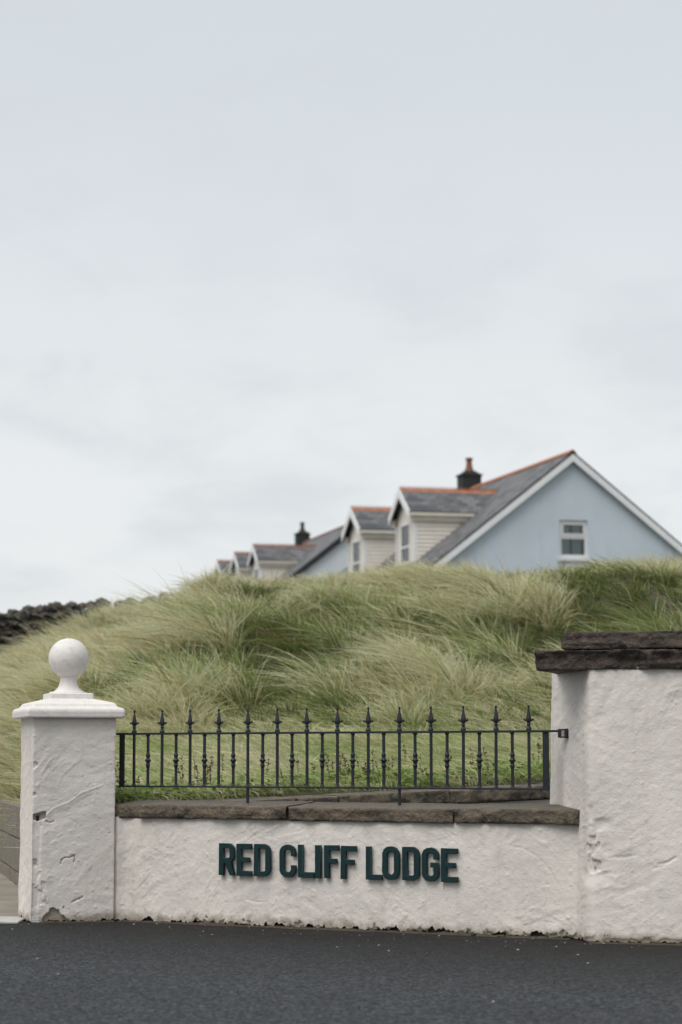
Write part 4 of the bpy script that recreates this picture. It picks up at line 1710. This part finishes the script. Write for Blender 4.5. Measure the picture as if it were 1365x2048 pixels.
def in_view(x, y, margin):
    return np.abs(x) < 0.1415 * y + margin


def jitter(x0, x1, y0, y1, step):
    xs_, ys_ = np.meshgrid(np.arange(x0, x1, step), np.arange(y0, y1, step))
    x = xs_.ravel() + rng.uniform(-.5, .5, xs_.size) * step
    y = ys_.ravel() + rng.uniform(-.5, .5, xs_.size) * step
    return x, y


# marram tussocks on the dune
tx, ty = jitter(-7.2, 7.4, 22.4, 42.5, 0.275)
ok = (in_view(tx, ty, 0.7) | (in_view(tx, ty, 2.4) & (rng.uniform(size=len(tx)) < 0.6))) & (tx > block_line(ty) + 0.24)
ok &= ~((tx / ty < -0.119) & (ty > 36.5))
ok &= (ty < 33.2) | ((tx < -1.4) & (ty < 41.8))
ok &= rng.uniform(size=len(tx)) < sstep(22.0, 23.8, ty + 0.8 * fbm(tx * 0.8, ty * 0.8, seed=5, octv=2)) * (1 - 0.35 * (ty > 34)) * 0.93
tx, ty = tx[ok], ty[ok]
patch = fbm(tx * 0.42 + 3, ty * 0.33, seed=14, octv=3)
patch2 = fbm(tx * 1.1, ty * 0.9, seed=19, octv=2)
leftness = sstep(-1.5, -2.6, tx + (31 - ty) * 0.02)
tuft = np.exp(-((tx + 4.25) / 0.55) ** 2 - ((ty - 38.0) / 1.6) ** 2)          # the green clump below the field wall
hum = 1.2 * fbm(tx * 0.55, ty * 0.5, seed=3, octv=3) + 0.8 * fbm(tx * 1.3, ty * 1.1, seed=8, octv=2)
straw = np.clip(0.42 + 0.45 * patch + 0.40 * patch2 + 1.25 * hum + 0.36 * leftness - 0.9 * tuft + 0.10 * sstep(29, 32, ty) + rng.normal(0, .16, len(tx)), 0.03, 0.95)
straw = 0.06 + 0.88 / (1 + np.exp(-6.0 * (straw - 0.43)))               # a tussock is mostly dead or mostly green
gap = sstep(0.0, -0.24, fbm(tx * 1.35 + 11, ty * 0.60, seed=27, octv=2)) * sstep(31.0, 29.6, ty) * (tx > -2.6)   # hollows of shorter, greener growth; their shade is put into the blade colour
straw = np.clip(straw + 0.6 * leftness * (1 - tuft), 0, 0.94)
straw *= 1 - 0.93 * gap
vig = np.clip(0.74 + 0.36 * fbm(tx * 0.8 + 40, ty * 0.7, seed=24, octv=2) + rng.normal(0, .16, len(tx)), 0.35, 1.2)
vig *= (1 + 0.40 * np.clip(hum, -0.8, 0.5)) * (1 - 0.34 * gap)
vig *= 1 - 0.45 * ((tx / ty < -0.118) & (ty > 30))
vig *= (1 - 0.45 * sstep(24.2, 22.4, ty)) * (1 - 0.46 * sstep(28.8, 30.8, ty) * (tx > -2.0))
nb = np.clip(122 * (0.35 + 0.9 * vig) * np.where(ty > 34, 0.7, 1.0), 25, 210).astype(int)
nb = (nb * (1 - 0.25 * gap)).astype(int)
rep = np.repeat(np.arange(len(tx)), nb)
n = len(rep)
ang = rng.uniform(0, 2 * np.pi, n)
trad = rng.uniform(0.10, 0.22, len(tx))[rep]
rad = np.sqrt(rng.uniform(size=n)) * trad
rx, ry = tx[rep] + rad * np.cos(ang), ty[rep] + rad * np.sin(ang)
rz = ground_h(rx, ry) - 0.02
L = vig[rep] * rng.uniform(0.30, 0.74, n)
L = np.where((ty[rep] > 28.3) & (tx[rep] > -2.4), np.minimum(L, 0.36 + 0.12 * rng.uniform(size=n)), L)
spread = 0.12 + 0.42 * rad / trad
# each tussock leans its own way; on average the wind carries the tips to the left
gx1 = (-0.16 + 0.42 * fbm(tx * 0.7 + 7, ty * 0.6, seed=31, octv=2) + rng.normal(0, .16, len(tx)))[rep]
gy1 = (0.00 + 0.40 * fbm(tx * 0.7 + 27, ty * 0.6, seed=35, octv=2) + rng.normal(0, .16, len(tx)))[rep]
big = (rng.uniform(size=len(tx)) < 0.15) & (gap < 0.5) & (ty < 29.3)                                       # long straw sheaves combed over by the wind
bg = big[rep]
L = np.where(bg, L * 1.35, L)
straw = np.where(big, np.clip(straw + 0.45, 0, 0.94), straw)
gx1 = np.where(bg, gx1 - 0.22, gx1)
spread = np.where(bg, spread * 0.55, spread * 0.85)
d0 = np.stack([np.cos(ang) * spread + 0.6 * gx1, np.sin(ang) * spread + 0.6 * gy1, np.ones(n)], -1) + rng.normal(0, .13, (n, 3))
d0 /= np.linalg.norm(d0, axis=1)[:, None]
stiff = rng.uniform(0.25, 1.0, n)
bend = np.stack([stiff * (1.3 * gx1 - 0.20 + 0.35 * np.cos(ang)), stiff * (1.0 * gy1 + 0.35 * np.sin(ang)), -0.16 - 0.42 * stiff], -1) + rng.normal(0, .14, (n, 3))
isst = rng.uniform(size=n) < straw[rep]
isrust = rng.uniform(size=n) < 0.05
gm = rng.uniform(size=(n, 1))
g = GREEN * gm + SAGE * (1 - gm)
s_ = STRAW * gm + PALE * (1 - gm)
v = rng.uniform(0.80, 1.30, (n, 1)) * (0.82 + 0.36 * rng.uniform(size=len(tx)))[rep][:, None]
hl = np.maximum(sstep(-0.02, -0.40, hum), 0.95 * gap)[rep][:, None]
g = g * (1 - 0.9 * hl) + (DEEP * 0.75 + GREEN * 0.25) * 0.9 * hl  # shade of the hollows painted into the green
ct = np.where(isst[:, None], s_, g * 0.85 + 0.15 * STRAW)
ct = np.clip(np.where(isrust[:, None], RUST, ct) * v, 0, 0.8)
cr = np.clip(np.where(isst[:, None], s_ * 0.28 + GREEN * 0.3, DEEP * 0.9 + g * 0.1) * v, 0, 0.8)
wid = rng.uniform(0.005, 0.0125, n) * np.where(ty[rep] > 34, 1.4, 1.0)
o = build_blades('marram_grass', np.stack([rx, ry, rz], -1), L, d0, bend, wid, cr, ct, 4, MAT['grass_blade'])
tag(o, 'long windswept marram grass, straw and green, covering the dune', 'grass', kind='stuff')
print('marram blades', n, 'tussocks', len(tx))

# shorter meadow grass between the garden wall and the dune
gx_, gy_ = jitter(-5.2, 4.6, 16.6, 25.2, 0.0245)
okg = in_view(gx_, gy_, 0.45) & (gy_ > back_line(gx_) + 0.30) & (gx_ > block_line(gy_) + 0.17)
keep = rng.uniform(size=len(gx_)) < np.where(gy_ < 19.5, 0.8, 0.62) * (1 - 0.5 * sstep(23.4, 25.2, gy_))
gx_, gy_ = gx_[okg & keep], gy_[okg & keep]
n = len(gx_)
gp = fbm(gx_ * 1.3, gy_ * 0.9, seed=44, octv=3)
gpn = fbm(gx_ * 4, gy_ * 4, seed=47, octv=2)
near = sstep(2.2, 0.2, gy_ - back_line(gx_))
L = np.clip(0.17 + 0.08 * gp + rng.normal(0, .04, n) + 0.05 * sstep(18, 24, gy_), 0.05, 0.42)
a_ = rng.uniform(0, 2 * np.pi, n)
d0 = np.stack([0.55 * np.cos(a_) - 0.32, 0.45 * np.sin(a_), np.full(n, 0.9)], -1)
d0 /= np.linalg.norm(d0, axis=1)[:, None]
bend = np.stack([-0.45 + rng.normal(0, .35, n), rng.normal(-.1, .3, n), -0.30 - 0.25 * rng.uniform(size=n)], -1)
isst = rng.uniform(size=n) < np.clip(0.44 + 0.6 * gp + 0.4 * gpn - 0.16 * near, 0.05, 0.85)
gm = rng.uniform(size=(n, 1))
LAWN = np.array([0.40, 0.50, 0.13])
g = LAWN * gm + np.array([0.62, 0.68, 0.33]) * (1 - gm)
s_ = np.array([0.78, 0.74, 0.48]) * gm + PALE * (1 - gm)
v = rng.uniform(0.75, 1.2, (n, 1))
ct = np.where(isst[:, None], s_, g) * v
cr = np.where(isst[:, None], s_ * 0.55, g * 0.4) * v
wid = rng.uniform(0.004, 0.0095, n)
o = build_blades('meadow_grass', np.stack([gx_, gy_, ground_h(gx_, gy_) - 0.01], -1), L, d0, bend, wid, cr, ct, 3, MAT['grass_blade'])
tag(o, 'shorter pale green meadow grass seen through the iron railing', 'grass', kind='stuff')
print('meadow blades', n)

# leafy ground weeds along the back of the garden wall
nw = 900
wx = rng.uniform(-2.9, 2.0, nw)
wy = back_line(wx) + 0.32 + np.abs(rng.normal(0, .45, nw))
okw = (wx > block_line(wy) + 0.25) & (fbm(wx * 2.2, wy * 2.2, seed=62, octv=2) > 0.0)
wx, wy = wx[okw], wy[okw]
nl_ = 9
rep = np.repeat(np.arange(len(wx)), nl_)
n = len(rep)
a_ = rng.uniform(0, 2 * np.pi, n)
zz = ground_h(wx, wy)[rep] + rng.uniform(0.0, 0.10, n)
d0 = np.stack([np.cos(a_) * .8, np.sin(a_) * .8, rng.uniform(.1, .8, n)], -1)
d0 /= np.linalg.norm(d0, axis=1)[:, None]
bend = np.stack([np.zeros(n), np.zeros(n), -0.4 * np.ones(n)], -1)
L = rng.uniform(0.03, 0.07, n)
c = np.array([0.30, 0.38, 0.13]) * rng.uniform(.6, 1.5, (n, 1))
brown = rng.uniform(size=n) < 0.10
c = np.where(brown[:, None], np.array([0.16, 0.11, 0.06]), c)
o = build_blades('leafy_weeds', np.stack([wx[rep] + .03 * np.cos(a_), wy[rep] + .03 * np.sin(a_), zz], -1), L, d0, bend, rng.uniform(.012, .024, n), c * .8, c, 3, MAT['grass_blade'])
tag(o, 'low leafy green weeds growing behind the coping of the garden wall', 'weeds', kind='stuff')

# seed heads on thin stalks
ns = 260
sx_ = rng.uniform(-2.6, 2.0, ns)
sy_ = back_line(sx_) + 0.35 + np.abs(rng.normal(0, .5, ns))
oks = (sx_ > block_line(sy_) + 0.3) & (fbm(sx_ * 1.6 + 5, sy_ * 1.6, seed=66, octv=2) > 0.0)
sx_, sy_ = sx_[oks], sy_[oks]
n = len(sx_)
hgt = rng.uniform(0.12, 0.30, n)
base = np.stack([sx_, sy_, ground_h(sx_, sy_)], -1)
d0 = np.stack([rng.normal(-.1, .12, n), rng.normal(0, .12, n), np.ones(n)], -1)
sh_root, sh_d, sh_L = [base], [d0], [hgt]
for q in range(10):
    f = rng.uniform(0.55, 1.0, n)
    sh_root.append(base + d0 * (hgt * f)[:, None])
    dd = rng.normal(0, 1, (n, 3)) * np.array([1, 1, .4]) + np.array([0, 0, .5])
    sh_d.append(dd / np.linalg.norm(dd, axis=1)[:, None])
    sh_L.append(rng.uniform(0.012, 0.028, n))
root, d0a, La = np.concatenate(sh_root), np.concatenate(sh_d), np.concatenate(sh_L)
wa_ = np.concatenate([np.full(n, .004), np.full(n * 10, .011)])
cc = np.array([0.13, 0.10, 0.062]) * rng.uniform(.6, 1.5, (len(root), 1))
o = build_blades('seed_stalks', root, La, d0a, np.zeros_like(d0a), wa_, cc, cc, 3, MAT['grass_blade'])
tag(o, 'brown dead seed stalks standing among the weeds behind the railing', 'weeds', kind='stuff')

# ------------------------------------------------------------------ small things at the foot of the walls
m = MB()
rr = random.Random(3)
segs = 260
for (f0, f1, fn) in ((0.0, 3.30, lambda s: wall_pt(s)), (0.0, 0.55, lambda s: (PC[0] + pe[0] * s, PC[1] + pe[1] * s, 0)), (0.0, 1.1, lambda s: (1.46 + rdir[0] * s, 14.36 + rdir[1] * s, 0))):
    k = int((f1 - f0) / 0.014)
    prev = None
    for i in range(k + 1):
        s = f0 + (f1 - f0) * i / k
        p = fn(s)
        w_ = 0.035 + 0.045 * (0.5 + 0.5 * float(vnoise(np.array([s * 5.0]), np.array([3.0]), seed=81)[0])) + rr.uniform(-.008, .008)
        h_ = max(0.003, 0.006 + 0.006 * float(vnoise(np.array([s * 9.0]), np.array([7.0]), seed=82)[0]) + rr.uniform(-.004, .004))
        nn = (WNRM[0], WNRM[1])
        if fn(0.1)[0] > 1.4:
            nn = (-rback[0], -rback[1])
        elif fn(0.0)[0] < -1.9:
            nn = (-pd[0], -pd[1])
        row = [(p[0] - nn[0] * .05, p[1] - nn[1] * .05, h_ + .006), (p[0] + nn[0] * .012, p[1] + nn[1] * .012, h_), (p[0] + nn[0] * w_ * .6, p[1] + nn[1] * w_ * .6, h_ * .6), (p[0] + nn[0] * w_, p[1] + nn[1] * w_, -0.002)]
        if prev:
            for a in range(3):
                m.poly([prev[a], prev[a + 1], row[a + 1], row[a]])
        prev = row
tag(m.build('dirt_along_wall', MAT['dirt'], smooth=True), 'brown grit and dirt gathered along the foot of the walls', 'dirt', kind='stuff')

m = MB()
for i in range(165):
    if i < 110:
        s = rr.uniform(-0.7, 3.9)
        p = wall_pt(s, 0.02 + abs(rr.gauss(0, 0.55)))
    else:
        p = (rr.uniform(-2.4, 2.3), rr.uniform(9.6, 15.2), 0)
    r = rr.choice((.0025, .003, .003, .004, .005, .008))
    a0 = rr.uniform(0, 6.28)
    k = rr.choice((3, 4, 5))
    ring = [(p[0] + r * rr.uniform(.7, 1.3) * math.cos(a0 + 6.283 * q / k), p[1] + r * rr.uniform(.7, 1.5) * math.sin(a0 + 6.283 * q / k), 0.001) for q in range(k)]
    topp = [(p[0] + .6 * (x - p[0]), p[1] + .6 * (y - p[1]), r * rr.uniform(.4, .9)) for x, y, _ in ring]
    m.poly(topp)
    for q in range(k):
        j = (q + 1) % k
        m.poly([ring[q], ring[j], topp[j], topp[q]])
tag(m.build('paint_chips', MAT['chip'], weld=False), 'pale flakes of paint and grit scattered over the asphalt', 'grit', kind='stuff')

for q, (s, lab) in enumerate(((2.66, 'small green weed sprouting at the wall foot, farther from the broad pillar'), (2.86, 'small green weed sprouting at the wall foot, nearer the broad pillar'))):
    w = tag(empty('weed', wall_pt(s, 0.035, 0.0)), lab, 'weed', 'weeds at the foot of the low wall')
    for k in range(9):
        a = rr.uniform(0, 6.28)
        L_ = rr.uniform(0.02, 0.042)
        up = rr.uniform(.3, 1.2)
        d = Vector((math.cos(a), math.sin(a), up)).normalized()
        sd_ = Vector((-math.sin(a), math.cos(a), 0)) * L_ * 0.22
        m = MB()
        p1, p2 = d * L_ * .55, d * L_ - Vector((0, 0, L_ * .25))
        m.poly([(0, 0, 0.004), p1 + sd_, p2, p1 - sd_ + Vector((0, 0, .002))])
        m.build('leaf', MAT['weed_leaf'], w)
